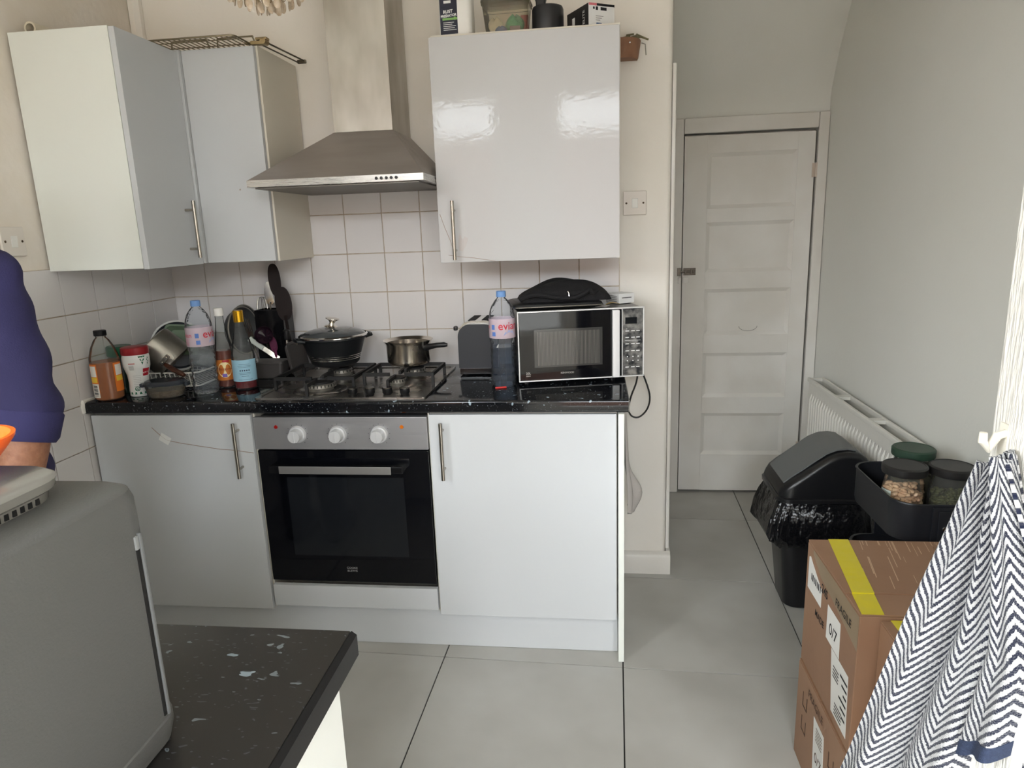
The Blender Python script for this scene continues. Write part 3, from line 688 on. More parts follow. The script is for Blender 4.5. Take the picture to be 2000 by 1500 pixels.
# large mineral water bottles
def water_bottle(label, loc, aface, group=None):
    t = thing('water_bottle', label, 'bottle', loc)
    pf = [(.030, .002), (.038, .0), (.0425, .010), (.0432, .030)]
    for z in (.036, .060, .084, .108, .132):
        pf += [(.0432, z), (.0405, z+.006), (.0412, z+.014), (.0434, z+.020)]
    pf += [(.0436, .160), (.0440, .166), (.0440, .232), (.0432, .238), (.0400, .256), (.0330, .274), (.0220, .290), (.0140, .298), (.0132, .304)]
    MB().lathe(pf, n=40, cap1=False).build('bottle', CLEAR, t)
    MB().lathe([(.0162, .301), (.0166, .303), (.0160, .319), (.0145, .3205)], n=30).build('cap', mat('blue_cap', (112, 152, 206), .4), t)
    lb = MB(); band(lb, .0446, -PI, PI, .166, .231, n=48)
    lab = lb.build('label', thin_glass('pink_label', (244, 226, 232), .12, .3, .62, (226, 206, 214)), t)
    a = math.radians(aface)
    tx = MB(); text_cyl(tx, 'evian', .037, .0452, a, .207, bold=.0003); text_cyl(tx, 'evian', .022, .0452, a - 2.15, .205); tx.build('brand_text', mat('evian_red', (196, 44, 58), .5), lab)
    bl = MB(); band(bl, .0451, a - 1.40, a - 1.12, .196, .212); band(bl, .0451, a - 1.36, a - 1.06, .174, .188); bl.build('blue_panel', mat('label_blue', (86, 120, 186), .5), lab)
    mo = MB(); mo.add([(.0451*math.cos(a+x), .0451*math.sin(a+x), z) for x, z in ((-.45, .176), (-.30, .190), (-.2, .184), (0, .196), (.14, .187), (.28, .193), (.5, .176))], [(0, 2, 1), (0, 6, 2), (2, 6, 4), (2, 4, 3), (4, 6, 5)]); mo.build('mountain_print', mat('label_pale_blue', (160, 172, 210), .5), lab)
    sp = MB()
    for k in range(6): band(sp, .0451, a - 2.5, a - 1.95, .171 + .004*k, .1722 + .004*k, n=6)
    sp.build('small_print', mat('pink_text', (206, 120, 140), .6), lab)
    return t
t = water_bottle('tall clear water bottle with pink label on the left of the worktop', (.372, -.463, W), 2)
t = water_bottle('tall clear water bottle with pink label standing beside the microwave', (1.417, -.390, W), -52)
MB().lathe([(.037, .004), (.041, .012), (.0405, .10), (.0405, .135)], n=32).build('water', thin_glass('still_water', (196, 208, 222), .12, .02), t)
cw = MB().box(-.018, .020, -.004, .004, .0, .006, .002); cw.xf(Matrix.Rotation(.3, 4, 'Z')); o = at(cw.build('red_scrap', mat('red_wrapper', (196, 40, 34), .35)), (1.412, -.448, W+.0005)); tag(o, 'small red scrap lying at the foot of the water bottle', 'scrap')
# syrup bottles
def glass_bottle(name, label, loc, pf, liq, liqm, capm, capz, caph, capr, rings=()):
    t = thing(name, label, 'bottle', loc)
    MB().lathe(pf, n=36, cap1=False).build('bottle', GLASSB, t)
    MB().lathe(liq, n=36).build('syrup', liqm, t)
    cp = MB().lathe([(capr, capz), (capr, capz+caph-.002), (capr-.0015, capz+caph)], n=28)
    c_ = cp.build('cap', capm, t)
    for z, r in rings: MB().lathe([(r, z-.0012), (r+.0012, z), (r, z+.0012)], n=36, cap0=False, cap1=False).build('rib', GLASSB, t)
    return t, c_
pf = [(.026, 0), (.0305, .005), (.031, .02), (.031, .105), (.029, .125), (.0235, .165), (.0165, .215), (.0138, .245), (.0138, .262)]
t, c_ = glass_bottle('syrup_bottle', 'slim glass bottle of amber syrup with a white cap', (.408, -.388, W), pf, [(.025, .004), (.0295, .008), (.030, .02), (.030, .105), (.027, .135)], mat('amber_syrup', (92, 34, 16), .15), WHITEPL, .258, .027, .0168)
lb = MB(); band(lb, .0315, math.radians(-150), math.radians(25), .030, .104, n=20); l_ = lb.build('label', mat('orange_gold_label', (190, 110, 40), .45), t)
a = math.radians(-66)
lb = MB(); lb.add([(.0319*math.cos(a+.75*math.cos(q)), .0319*math.sin(a+.75*math.cos(q)), .068+.028*math.sin(q)) for q in [2*PI*k/24 for k in range(24)]] + [(.0319*math.cos(a), .0319*math.sin(a), .068)], [(k, (k+1) % 24, 24) for k in range(24)]); lb.build('label_oval', mat('pale_yellow_label', (232, 214, 160), .45), l_)
lb = MB(); text_cyl(lb, 'Bazooree', .013, .0323, a+.1, .071); lb.build('brand_text', mat('maroon_print', (120, 24, 30), .5), l_)
lb = MB(); band(lb, .0322, a-.15, a+.55, .095, .103, n=6); lb.build('top_panel', REDP, l_)
lb = MB(); band(lb, .0323, a-.30, a+.20, .042, .054, n=6); lb.build('flower_print', mat('violet_print', (120, 96, 170), .5), l_)
pf = [(.034, 0), (.0395, .005), (.0400, .02), (.0400, .118), (.0385, .128), (.0330, .155), (.0250, .190), (.0180, .225), (.0145, .240), (.0140, .256)]
t, c_ = glass_bottle('syrup_bottle', 'ribbed glass bottle with gold cap, blue label and red syrup', (.493, -.412, W), pf, [(.033, .004), (.0385, .008), (.0388, .02), (.0388, .042)], mat('red_syrup', (96, 8, 18), .12), mat('gold_cap', (206, 158, 40), .25, metal=.9), .238, .040, .0172, ((.150, .034), (.172, .0292), (.194, .0243), (.216, .020)))
lb = MB(); band(lb, .0405, math.radians(-150), math.radians(12), .032, .108, n=24); l_ = lb.build('label', mat('pale_blue_label', (150, 190, 208), .5), t)
lb = MB()
a = math.radians(-62)
for k in range(5):
    b_ = a - .36 + .18*k; lb.add([(.0409*math.cos(b_+.062*math.cos(q)), .0409*math.sin(b_+.062*math.cos(q)), .071+.0026*math.sin(q)) for q in [2*PI*j/10 for j in range(10)]], [tuple(range(10))])
for z, w_ in ((.082, .5), (.087, .55), (.092, .45), (.062, .5), (.057, .45), (.050, .3), (.038, .6)): band(lb, .0408, a-w_, a+w_, z, z+.0009, n=8)
lb.build('print', mat('dark_blue_print', (40, 60, 84), .6), l_)

# draining rack and washing up
WIRE = mat('white_coated_wire', (226, 222, 212), .35)
t = thing('dish_rack', 'white wire draining rack under the washed pans', 'dish rack', (.195, -.275, W))
fr = MB()
for z in (.012, .060): fr.tube([(x, y, z) for x, y in rrect(-.125, .125, -.150, .150, .03, 3)], .0026, 6, True)
fr.build('frame', WIRE, t)
for k in range(13):
    x = -.110 + .0183*k; MB().tube([(x, -.150, .060), (x, -.140, .010), (x, .140, .010), (x, .150, .060)], .0016, 5).build('wire', WIRE, t)
for x in (-.11, .11):
    for y in (-.12, .12): MB().cyl((x, y, 0), (x, y, .012), .006, n=8).build('foot', BLKPL, t)
DP = mat('dull_pan_alloy', (172, 168, 160), .36, metal=1.0, rvar=(6, .28, .46))
t = thing('saucepan', 'upturned dull steel saucepan with brown wooden handle on the rack', 'saucepan', (.162, -.368, 1.024))
pn = MB().lathe([(.0, .055), (.060, .055), (.070, .050), (.074, .040), (.077, -.045), (.081, -.052), (.079, -.053), (.073, -.044), (.070, .036), (.0, .050)], n=44, cap0=False, cap1=False)
TM = Matrix.Rotation(math.radians(18), 4, 'X') @ Matrix.Rotation(math.radians(-40), 4, 'Y')
pn.xf(TM); pn.build('body', DP, t)
br = MB().box(.022, .074, -.082, -.076, -.036, -.020, .002); br.xf(TM @ Matrix.Rotation(math.radians(0), 4, 'Z')); br.build('bracket', POLST, t)
for x in (.034, .062): MB().cyl((x, -.081, -.028), (x, -.0855, -.028), .005, .004, n=12).xf(TM).build('rivet', CHROME, t)
hd = MB().tube([(.040, -.060, -.032), (.055, -.066, -.040), (.080, -.072, -.052), (.108, -.078, -.064), (.124, -.081, -.071)], [.006, .0085, .0095, .0095, .006], 10)
hd.build('handle', mat('dark_wood_handle', (84, 50, 36), .35, var=(30, (52, 28, 20), .8), stretch=(1, 6, 6)), t)
t = thing('round_tin', 'round baking tin with pale rim leaning in the corner', 'tin', (.098, -.172, 1.016))
TM = Matrix.Rotation(math.radians(38), 4, 'Z') @ Matrix.Rotation(math.radians(80), 4, 'X')
d_ = MB().lathe([(.0, -.012), (.088, -.012), (.094, .006), (.092, .0065), (.084, -.008), (.0, -.008)], n=48, cap0=False, cap1=False); d_.xf(TM); d_.build('dish', mat('grey_nonstick', (74, 78, 82), .4), t)
d_ = MB().lathe([(.0935, .0030), (.099, .006), (.099, .009), (.0925, .0095), (.0915, .0072)], n=48, cap0=False, cap1=False); d_.xf(TM); d_.build('rim', mat('pale_enamel', (208, 206, 198), .35), t)
t = thing('tray', 'sage green plastic tray propped between the tin and saucepan', 'tray', (.178, -.232, 1.046))
TM = Matrix.Rotation(math.radians(22), 4, 'Z') @ Matrix.Rotation(math.radians(70), 4, 'X') @ Matrix.Rotation(math.radians(-6), 4, 'Z')
q = MB().loft([[(x, y, z) for x, y in rrect(-w_, w_, -h_, h_, .018)] for w_, h_, z in ((.064, .040, -.010), (.076, .052, .008), (.082, .058, .008), (.082, .058, .006), (.078, .054, .005), (.066, .042, -.012))])
q.xf(TM); q.build('tray_body', mat('sage_green_plastic', (98, 116, 92), .45), t)
t = thing('plastic_pot', 'hazy translucent plastic pot lying on its side in the rack', 'pot', (.285, -.290, .988))
q = MB().lathe([(.030, -.055), (.034, -.052), (.044, .040), (.047, .044), (.047, .050), (.043, .050)], n=32, cap1=False); q.xf(Matrix.Rotation(math.radians(-70), 4, 'Y') @ Matrix.Rotation(.2, 4, 'X')); q.build('pot_body', thin_glass('milky_plastic', (214, 216, 214), .2, .25, .3, (190, 192, 188)), t)
GREYPAN = mat('grey_pan_coating', (58, 60, 62), .5)
def upright_pan(label, loc, tilt, r, rz):
    t = thing('frying_pan', label, 'frying pan', loc)
    TM = Matrix.Rotation(math.radians(rz), 4, 'Z') @ Matrix.Rotation(math.radians(tilt), 4, 'Y')
    q = MB().lathe([(0, .0), (r*.82, .0), (r, .030), (r-.002, .031), (r*.80, .003), (0, .003)], n=44, cap0=False, cap1=False); q.xf(TM); q.build('pan', GREYPAN, t)
    q = MB().lathe([(r+.0002, .028), (r+.003, .030), (r+.002, .0335), (r-.003, .0325)], n=44, cap0=False, cap1=False); q.xf(TM); q.build('rim', mat('worn_pan_rim', (160, 156, 148), .4, metal=.6), t)
    return t
upright_pan('dark frying pan on edge, rear of the two in the rack', (.325, -.105, 1.071), 84, .088, -8)
upright_pan('grey frying pan on edge, front one beside the utensil holder', (.363, -.195, 1.073), 86, .090, -8)
# utensil holder and utensils
t = thing('utensil_holder', 'black box holding cooking utensils in the back corner', 'utensil holder', (.462, -.080, W))
q = MB()
for a in ((-.058, -.054, -.045, .045), (.054, .058, -.045, .045), (-.054, .054, -.045, -.041), (-.054, .054, .041, .045)): q.box(a[0], a[1], a[2], a[3], .0, .245)
q.box(-.058, .058, -.045, .045, .0, .004); q.build('box', BLKGP, t)
def utensil(name, label, cat, base, top, parts):
    """parts: list of (part name, material, MB built along +z from 0 to length), placed from base to top"""
    b = Vector(base); d = Vector(top) - b
    t = thing(name, label, cat, base)
    z_ = d.normalized(); x_ = Vector((.96, .28, 0)); x_ = (x_ - z_*x_.dot(z_)).normalized(); y_ = z_.cross(x_)
    TM = Matrix(((x_.x, y_.x, z_.x, 0), (x_.y, y_.y, z_.y, 0), (x_.z, y_.z, z_.z, 0), (0, 0, 0, 1)))
    for nm, m_, mb in parts: mb.xf(TM); mb.build(nm, m_, t)
    return t
def blade(w, h, th, z0, dish=0.0, n=20):
    pts = [(w*math.sin(PI*k/n)**.75*(1 if k else 1), z0 + h*(1-math.cos(PI*k/n))/2) for k in range(n+1)]
    out = [(x, z) for x, z in pts] + [(-x, z) for x, z in reversed(pts[1:-1])]
    return MB().loft([[(x, -th + dish*(x/w)**2, z) for x, z in out], [(x, th + dish*(x/w)**2, z) for x, z in out]])
BRN = mat('dark_brown_nylon', (30, 20, 18), .6, spec=.2)
utensil('spatula', 'long dark brown spatula rising highest above the holder', 'spatula', (.513, -.118, .96), (.487, -.10, 1.318), [('handle', BRN, MB().tube([(0, 0, 0), (0, 0, .25)], .006, 8)), ('blade', BRN, blade(.023, .125, .002, .235))])
utensil('serving_spoon', 'broad dark brown spoon in front of the tall spatula', 'spoon', (.548, -.135, .95), (.520, -.120, 1.232), [('handle', BRN, MB().tube([(0, 0, 0), (0, 0, .17)], .006, 8)), ('bowl', BRN, blade(.031, .130, .003, .152, .006))])
utensil('slotted_spoon', 'bright steel spoon standing in the utensil holder', 'spoon', (.452, -.085, .92), (.450, -.075, 1.245), [('handle', POLST, MB().tube([(0, 0, 0), (0, 0, .25)], .004, 8)), ('bowl', CHROME, blade(.020, .09, .0015, .238, .010))])
utensil('spoon', 'dull steel spoon beside the bright one in the holder', 'spoon', (.482, -.085, .92), (.480, -.072, 1.250), [('handle', POLST, MB().tube([(0, 0, 0), (0, 0, .25)], .004, 8)), ('bowl', mat('dull_spoon_steel', (120, 118, 116), .4, metal=1), blade(.018, .09, .0015, .240, .008))])
wk = []
for k in range(5):
    a = PI*k/5
    wk.append(('loop', CHROME, MB().tube([(math.cos(a)*.024*math.sin(PI*s/12)**.8, math.sin(a)*.024*math.sin(PI*s/12)**.8, .17 + .10*(1-math.cos(PI*s/12))/2 if s <= 12 else 0) for s in range(13)] + [(-math.cos(a)*.024*math.sin(PI*s/12)**.8, -math.sin(a)*.024*math.sin(PI*s/12)**.8, .17 + .10*(1-math.cos(PI*s/12))/2) for s in range(11, -1, -1)], .0009, 5)))
utensil('whisk', 'wire balloon whisk at the left of the utensil holder', 'whisk', (.424, -.075, .92), (.416, -.075, 1.19), [('handle', POLST, MB().tube([(0, 0, 0), (0, 0, .18)], .006, 8))] + wk)
lad = MB().lathe([(.0, .0), (.018, .004), (.030, .018), (.035, .034), (.034, .035), (.028, .019), (.0, .004)], n=30, cap0=False, cap1=False)
lad.xf(Matrix.Translation((0, -.01, .115)) @ Matrix.Rotation(math.radians(62), 4, 'X'))
utensil('ladle', 'dark purple ladle bowl propped in front of the holder', 'ladle', (.466, -.150, .93), (.462, -.165, 1.05), [('bowl', thin_glass('smoky_purple', (120, 96, 112), .3, .05, .55, (48, 30, 42)), lad), ('handle', POLST, MB().tube([(0, 0, 0), (0, -.012, .09)], .004, 8))])
utensil('spoon', 'small purple plastic spoon leaning below the ladle', 'spoon', (.500, -.165, .93), (.487, -.175, 1.06), [('handle', mat('purple_plastic', (96, 34, 66), .35), MB().tube([(0, 0, 0), (0, 0, .07)], .006, 8)), ('bowl', mat('purple_plastic', (96, 34, 66), .35), blade(.014, .06, .002, .055))])
fk = [('handle', POLST, MB().tube([(0, 0, 0), (0, 0, .12)], .003, 8)), ('neck', POLST, MB().box(-.011, .011, -.001, .001, .115, .140, .0008))]
for x in (-.0095, -.0032, .0032, .0095): fk.append(('tine', POLST, MB().box(x-.0014, x+.0014, -.001, .001, .139, .190)))
utensil('fork', 'large steel serving fork leaning left of the utensils', 'fork', (.425, -.165, .93), (.402, -.190, 1.115), fk)
utensil('peeler', 'steel rod utensil with a black grip on the right', 'utensil', (.545, -.175, .955), (.549, -.165, 1.10), [('rod', POLST, MB().tube([(0, 0, 0), (0, 0, .10)], .0045, 10)), ('grip', BLKPL, MB().lathe([(.010, .075), (.012, .080), (.013, .112), (.010, .115)], n=18))])
utensil('knife', 'knife with a pale handle lying across the utensils', 'knife', (.452, -.178, 1.000), (.402, -.185, 1.040), [('handle', mat('pale_green_handle', (206, 212, 204), .35), MB().box(-.010, .010, -.006, .006, .0, .065, .004)), ('blade', POLST, MB().box(-.009, .009, -.0008, .0008, -.07, .001))])
utensil('skewer', 'thin bent steel skewer at the right of the utensils', 'skewer', (.560, -.150, .95), (.575, -.150, 1.03), [('rod', POLST, MB().tube([(0, 0, 0), (0.002, 0, .05), (.008, 0, .085)], .0028, 8))])
TINM = mat('grey_tin_coating', (92, 88, 86), .38, metal=.4)
t = thing('loaf_tin', 'grey loaf tin standing in front of the utensils', 'tin', (.492, -.230, W))
MB().loft([[(x, y, z) for x, y in rrect(-a, a, -b, b, .012)] for a, b, z in ((.060, .028, 0), (.064, .032, .003), (.070, .038, .058), (.076, .044, .060), (.076, .044, .066), (.070, .038, .066), (.062, .030, .006))]).build('tin_body', TINM, t)
t = thing('baking_tray', 'dark baking tray on edge between the utensils and pot', 'tray', (.588, -.165, W))
q = MB().loft([[(x, y, z) for x, y in rrect(-a, a, -b, b, .016)] for a, b, z in ((.056, .085, -.008), (.060, .092, .006), (.066, .098, .006), (.066, .098, .008), (.056, .088, .008), (.052, .081, -.005))])
q.xf(Matrix.Translation((0, 0, .068)) @ Matrix.Rotation(math.radians(80), 4, 'Y')); q.build('tray_body', TINM, t)

# ------------------------------------------------------------------ toaster, microwave and what lies on it
t = thing('toaster', 'black toaster with steel top seen end-on beside the hob', 'toaster', (1.305, -.135, W))
def tprof(w, h, r, z0=.012):
    pts = [(-w, z0), (w, z0), (w, h - r)]
    for k in range(1, 8): a = PI/2*k/8; pts.append((w - r + r*math.cos(a), h - r + r*math.sin(a)))
    pts.append((w - r, h)); pts.append((-w + r, h))
    for k in range(1, 8): a = PI/2 + PI/2*k/8; pts.append((-w + r + r*math.cos(a), h - r + r*math.sin(a)))
    pts.append((-w, h - r)); return pts
MB().prism(tprof(.0745, .200, .050), 'y', -.085, .085).build('shell', mat('toaster_steel', (196, 192, 184), .2, metal=1), t)
fp = MB().prism(tprof(.0725, .190, .046, .030), 'y', -.108, -.0852); fp.build('end_cover', mat('toaster_black', (44, 46, 50), .42), t)
MB().prism(tprof(.0725, .190, .046, .030), 'y', .0852, .105).build('end_cover', mat('toaster_black', (44, 46, 50), .42), t)
MB().box(-.071, .071, -.102, .102, .004, .0295, .003).build('base', BLKGP, t)
for x in (-.025, .025): MB().box(x-.013, x+.013, -.070, .070, .197, .2012).build('slot', DARKGAP, t)
MB().box(-.090, -.0755, -.095, -.075, .166, .182, .004).build('lever', BLKPL, t)
for x in (-.055, .055):
    for y in (-.08, .08): MB().cyl((x, y, 0), (x, y, .005), .009, n=10).build('foot', BLKPL, t)

MW = Matrix.Translation((1.472, -.420, .8965)) @ Matrix.Rotation(math.radians(12), 4, 'Z')
MWI = MW.inverted()
t = thing('microwave', 'compact microwave with mirrored black door and silver trim', 'microwave', (1.472, -.420, .8965), math.radians(12))
MB().box(.004, .426, .012, .315, .016, .250, .004).build('case', mat('silver_grey_case', (120, 116, 112), .35, metal=.7), t)
fr = MB()
fr.box(0, .430, -.004, .0115, .014, .0185, .0015).box(0, .430, -.004, .0115, .2475, .252, .0015).box(0, .0045, -.004, .0115, .019, .247, .0015).box(.4255, .430, -.004, .0115, .019, .247, .0015).box(.3525, .3555, -.004, .0115, .019, .247)
fr.build('front_trim', mat('bright_silver_trim', (222, 221, 219), .28, metal=.25), t)
d = MB().box(.005, .352, -.003, .011, .019, .247, .001).build('door', mat('black_mirror_glass', (9, 9, 13), .05, spec=.55), t)
wm = mat('mesh_window', (58, 57, 56), .10, coat=.5)
MB().box(.054, .286, -.0036, -.0028, .062, .190).build('window', wm, d)
vl = MB()
for k in range(46): vl.box(.066 + .0046*k, .0674 + .0046*k, -.0040, -.0034, .068, .182)
vl.build('mesh_lines', mat('mesh_line_grey', (112, 108, 104), .2, coat=.5), d)['kind'] = 'stuff'
hb = MB().box(.318, .342, -.020, -.0035, .017, .246, .003); hb.build('handle', mat('bright_handle', (226, 225, 224), .3, metal=.15), d)
tx = MB(); text_flat(tx, 'KENWOOD', .0085, (.165, -.0036, .040), (1, 0, 0), (0, 0, 1)); text_flat(tx, '20L', .011, (.032, -.0036, .043), (1, 0, 0), (0, 0, 1)); text_flat(tx, '800W', .006, (.032, -.0036, .034), (1, 0, 0), (0, 0, 1)); tx.build('print', mat('pale_print', (190, 186, 178), .5), d)
cp = MB().box(.356, .425, -.003, .011, .019, .247, .001).build('control_panel', mat('scuffed_mirror_panel', (60, 62, 66), .10, metal=.55, var=(42, (178, 176, 172), .95), rvar=(30, .06, .3), bump=(60, .35, .004)), t)
MB().box(.364, .404, -.0042, -.0026, .196, .218, .001).build('display', mat('display_glass', (20, 22, 26), .1), cp)
bt = MB()
for z, xs_ in ((.172, (.371, .391, .408)), (.150, (.371, .391, .408)), (.128, (.371, .391, .408)), (.104, (.371, .391, .408)), (.048, (.371, .391, .408))):
    for x in xs_: bt.box(x-.006, x+.006, -.0036, -.0028, z-.0012, z+.0012)
bt.box(.363, .417, -.0036, -.0028, .139, .1398)
for z in (.084, .070):
    for x in (.372, .391, .409): bt.cyl((x, -.0028, z), (x, -.0038, z), .0022, n=8)
bt.build('button_mark', WHITEPR, cp)
for x in (.03, .33):
    for y in (.04, .28): MB().cyl((x, y, 0), (x, y, .0165), .010, n=10).build('foot', BLKPL, t)
pts = [(1.846, -.085, .955), (1.880, -.070, .930), (1.905, -.085, .870), (1.931, -.10, .790), (1.925, -.10, .735), (1.895, -.10, .700), (1.866, -.10, .702), (1.853, -.10, .730), (1.862, -.10, .78), (1.882, -.095, .835), (1.888, -.075, .885), (1.880, -.045, .93), (1.860, -.013, .94)]
def smooth(P, n=5):
    P = [Vector(p) for p in P]; out = []
    for i in range(len(P)-1):
        a, b, c, d_ = P[max(i-1, 0)], P[i], P[i+1], P[min(i+2, len(P)-1)]
        for k in range(n):
            s = k/n; out.append(.5*((2*b) + (c-a)*s + (2*a-5*b+4*c-d_)*s*s + (3*b-a-3*c+d_)*s**3))
    return out + [P[-1]]
MB().tube([MWI @ p for p in smooth(pts)], .0034, 8).build('cable', mat('black_cable', (14, 14, 15), .4), t)
RZ = math.radians(12)
def on_mw(x, y, z): return MW @ Vector((x, y, z))
ztop = .2525
t = thing('flat_grill', 'flat black griddle plate with silver edge on the microwave', 'griddle', on_mw(.142, .13, ztop), RZ)
MB().loft([[(x, y, z) for x, y in rrect(-a, a, -b, b, .025)] for a, b, z in ((.120, .090, 0), (.150, .112, .006), (.154, .116, .009))]).build('lower_plate', BLKPL, t)
MB().loft([[(x, y, z) for x, y in rrect(-a, a, -b, b, .025)] for a, b, z in ((.156, .118, .0092), (.157, .119, .0105), (.156, .118, .0122))]).build('edge_trim', CHROME, t)
MB().loft([[(x, y, z) for x, y in rrect(-a, a, -b, b, .025)] for a, b, z in ((.155, .117, .0124), (.152, .114, .019), (.140, .102, .023))]).build('upper_plate', BLKPL, t)
# folded black cloth bag
t = thing('folded_bag', 'black folded cloth bag heaped on top of the microwave', 'bag', on_mw(.165, .135, ztop + .0235), RZ)
CLOTHB = mat('black_cloth', (15, 14, 16), .85, bump=(220, .4, .003))
def heap(u, v):
    x = -.150 + .325*u; y = -.095 + .19*v
    e = max(0.0, math.sin(PI*min(max(u, 0), 1)))**.30*max(0.0, math.sin(PI*v))**.36
    h = (.030 + .040*math.exp(-((u-.40)/.34)**2) + .026*math.exp(-((u-.84)/.22)**2))*e
    h += .004*math.sin(9*u + 5*v)*e + .006*math.sin(14*v - 4*u)*e*(1-v)
    return (x - .02*(1-e)*(u-.5), y, max(.0005, h))
mb = MB(); nu, nv = 40, 26; mb.grid(heap, nu, nv)
bt_i = len(mb.v); mb.grid(lambda u, v: (heap(u, v)[0], heap(u, v)[1], 0.0), nu, nv)
mb.build('bag_body', CLOTHB, t, 60)
mb = MB().tube(smooth([(-.150, -.088, .012), (-.10, -.100, .026), (-.03, -.104, .016), (.03, -.103, .012), (.07, -.100, .026), (.085, -.095, .034), (.10, -.090, .024), (.12, -.075, .03)]), [.006]*1 + [.008]*34 + [.005], 8); mb.build('fold', CLOTHB, t)
MB().tube([(.012, -.101, .034), (.015, -.104, .028), (.016, -.106, .018)], .0016, 6).build('zip_tag', CHROME, t)
o = MB().prism([(-.022, -.01), (.010, -.016), (.024, .004), (-.012, .016)], 'z', 0, .0012).build('paper_tag', mat('white_paper', (226, 222, 212), .7)); at(o, on_mw(.302, .055, ztop + .001), RZ); tag(o, 'torn white paper tag on the microwave top', 'paper')
o = MB().shell(lambda u, v: (-.022 + .05*u, -.012 + .022*v*math.sin(PI*min(max(u, .05), .95)), .002 + .006*math.sin(PI*u)), 8, 4, .0012).build('wrapper', mat('yellow_foil', (150, 122, 40), .3, metal=.4)); at(o, on_mw(.335, .075, ztop + .002), RZ); tag(o, 'small crumpled yellow wrapper beside the paper tag', 'wrapper')
t = thing('small_box', 'small white carton with black print on the microwave corner', 'box', on_mw(.385, .150, ztop), RZ + math.radians(24))
MB().box(-.034, .034, -.036, .036, 0, .034, .0012).build('carton', mat('white_carton', (226, 226, 224), .5), t)
pr = MB().box(-.020, .022, -.0364, -.036, .018, .0205)
for k, w_ in enumerate((.046, .05, .038, .05)): pr.box(-.0344, -.034, -.026, -.026 + w_, .007 + .006*k, .0082 + .006*k)
pr.build('print', BLACKPR, t)
t = thing('lid', 'cream plastic lid behind the small white carton', 'lid', on_mw(.405, .255, ztop), RZ)
q = MB().lathe([(.030, .0), (.040, .003), (.043, .010), (.040, .0125), (.01, .014)], n=32); q.build('disc', mat('cream_plastic', (216, 208, 184), .4), t)

# cloth hanging on the end panel
t = thing('hanging_cloth', 'crumpled pale grey cloth hanging on the end panel', 'cloth', (1.815, -.30, .50))
def hc(u, v):
    y = -.075 + .15*u*(0.55 + .45*v)
    z = .345 - .42*v - .03*math.sin(PI*u)*v
    x = .006 + .010*v + (.020*math.sin(2.4*PI*u + .6)**2)*(.4 + .6*v) + .050*max(0, v - .35)*math.exp(-((v-.80)/.16)**2)*2.0*math.exp(-((u-.6)/.35)**2)
    return (x, y, z)
MB().shell(hc, 26, 30, .002).build('sheet', mat('pale_grey_cotton', (196, 190, 184), .85, bump=(260, .3, .002)), t, 60)
MB().tube([(.0008, -.055, .338), (.012, -.055, .338), (.016, -.055, .350)], .003, 8).build('hook', WHITEPL, t)

# ------------------------------------------------------------------ on top of the wall units
ZT = 2.0325
t = thing('cleaner_bottle', 'white flat cleaner bottle with a navy label on the large cabinet', 'bottle', (1.285, -.235, ZT), math.radians(-4))
MB().loft([[(x, y, z) for x, y in rrect(-a, a, -b, b, .018)] for a, b, z in ((.052, .030, 0), (.055, .033, .006), (.055, .033, .175), (.048, .028, .198), (.020, .018, .215), (.016, .016, .228))]).build('body', WHITEPL, t)
MB().lathe([(.019, .2285), (.020, .23), (.0195, .252), (.017, .254)], n=24).build('cap', mat('dark_cap', (30, 30, 34), .4), t)
lb = MB().box(-.048, .010, -.0338, -.0332, .012, .120).build('label', mat('navy_label', (30, 32, 52), .5), t)
tx = MB(); text_flat(tx, 'RUST', .0135, (-.021, -.0342, .079), (1, 0, .06), (0, 0, 1), .0004); text_flat(tx, 'PREDATOR', .0105, (-.019, -.0342, .067), (1, 0, .06), (0, 0, 1), .0004)
for k in range(5): tx.box(-.038, -.038 + (.036, .030, .042, .038, .044)[k], -.0342, -.0339, .046 - .0055*k, .0475 - .0055*k)
tx.box(-.034, -.010, -.0342, -.0339, .104, .112); tx.build('label_text', WHITEPR, lb)
MB().box(-.040, .010, -.0343, -.0339, .054, .0605).cyl((.002, -.0343, .058), (.002, -.0346, .058), .005, n=14).build('label_stripe', mat('lime_stripe', (128, 176, 96), .5), lb)
t = thing('clear_box', 'clear plastic box of odds and ends on the large cabinet', 'box', (1.448, -.205, ZT), math.radians(-3))
q = [(a, b, z) for a, b, z in ((.062, .045, 0), (.066, .049, .004), (.076, .058, .095), (.079, .061, .098), (.079, .061, .104))]
MB().loft([[(x, y, z) for x, y in rrect(-a, a, -b, b, .022)] for a, b, z in q], True, False).build('tub', thin_glass('clear_box_plastic', (232, 228, 214), .25, .12, .16, (200, 194, 176)), t)
MB().loft([[(x, y, z) for x, y in rrect(-a, a, -b, b, .022)] for a, b, z in ((.080, .062, .1045), (.080, .062, .110), (.072, .054, .112))]).build('lid', thin_glass('clear_box_lid', (226, 222, 206), .3, .12, .25, (204, 198, 180)), t)
def blob(name, label, cat, loc, m_, rx, ry, rz, seed):
    rnd = random.Random(seed); mb = MB().ball((0, 0, rz), rx, ry, rz, 14, 10)
    ph = [rnd.uniform(0, 6) for _ in range(6)]
    mb.v = [(x*(1+.18*math.sin(40*z/ .05*.05+ph[0]+3*math.atan2(y, x+1e-6))), y*(1+.15*math.sin(ph[1]+4*math.atan2(y, x+1e-6))), z*(1+.15*math.sin(3*math.atan2(y, x+1e-6)+ph[2]))) for x, y, z in mb.v]
    return tag(at(mb.build(name, m_, sharp=60), loc), label, cat)
blob('cotton_ball', 'white cotton wool bundle inside the clear box', 'cotton', (1.412, -.225, ZT + .006), mat('cotton_wool', (226, 216, 196), .9), .026, .024, .026, 1)
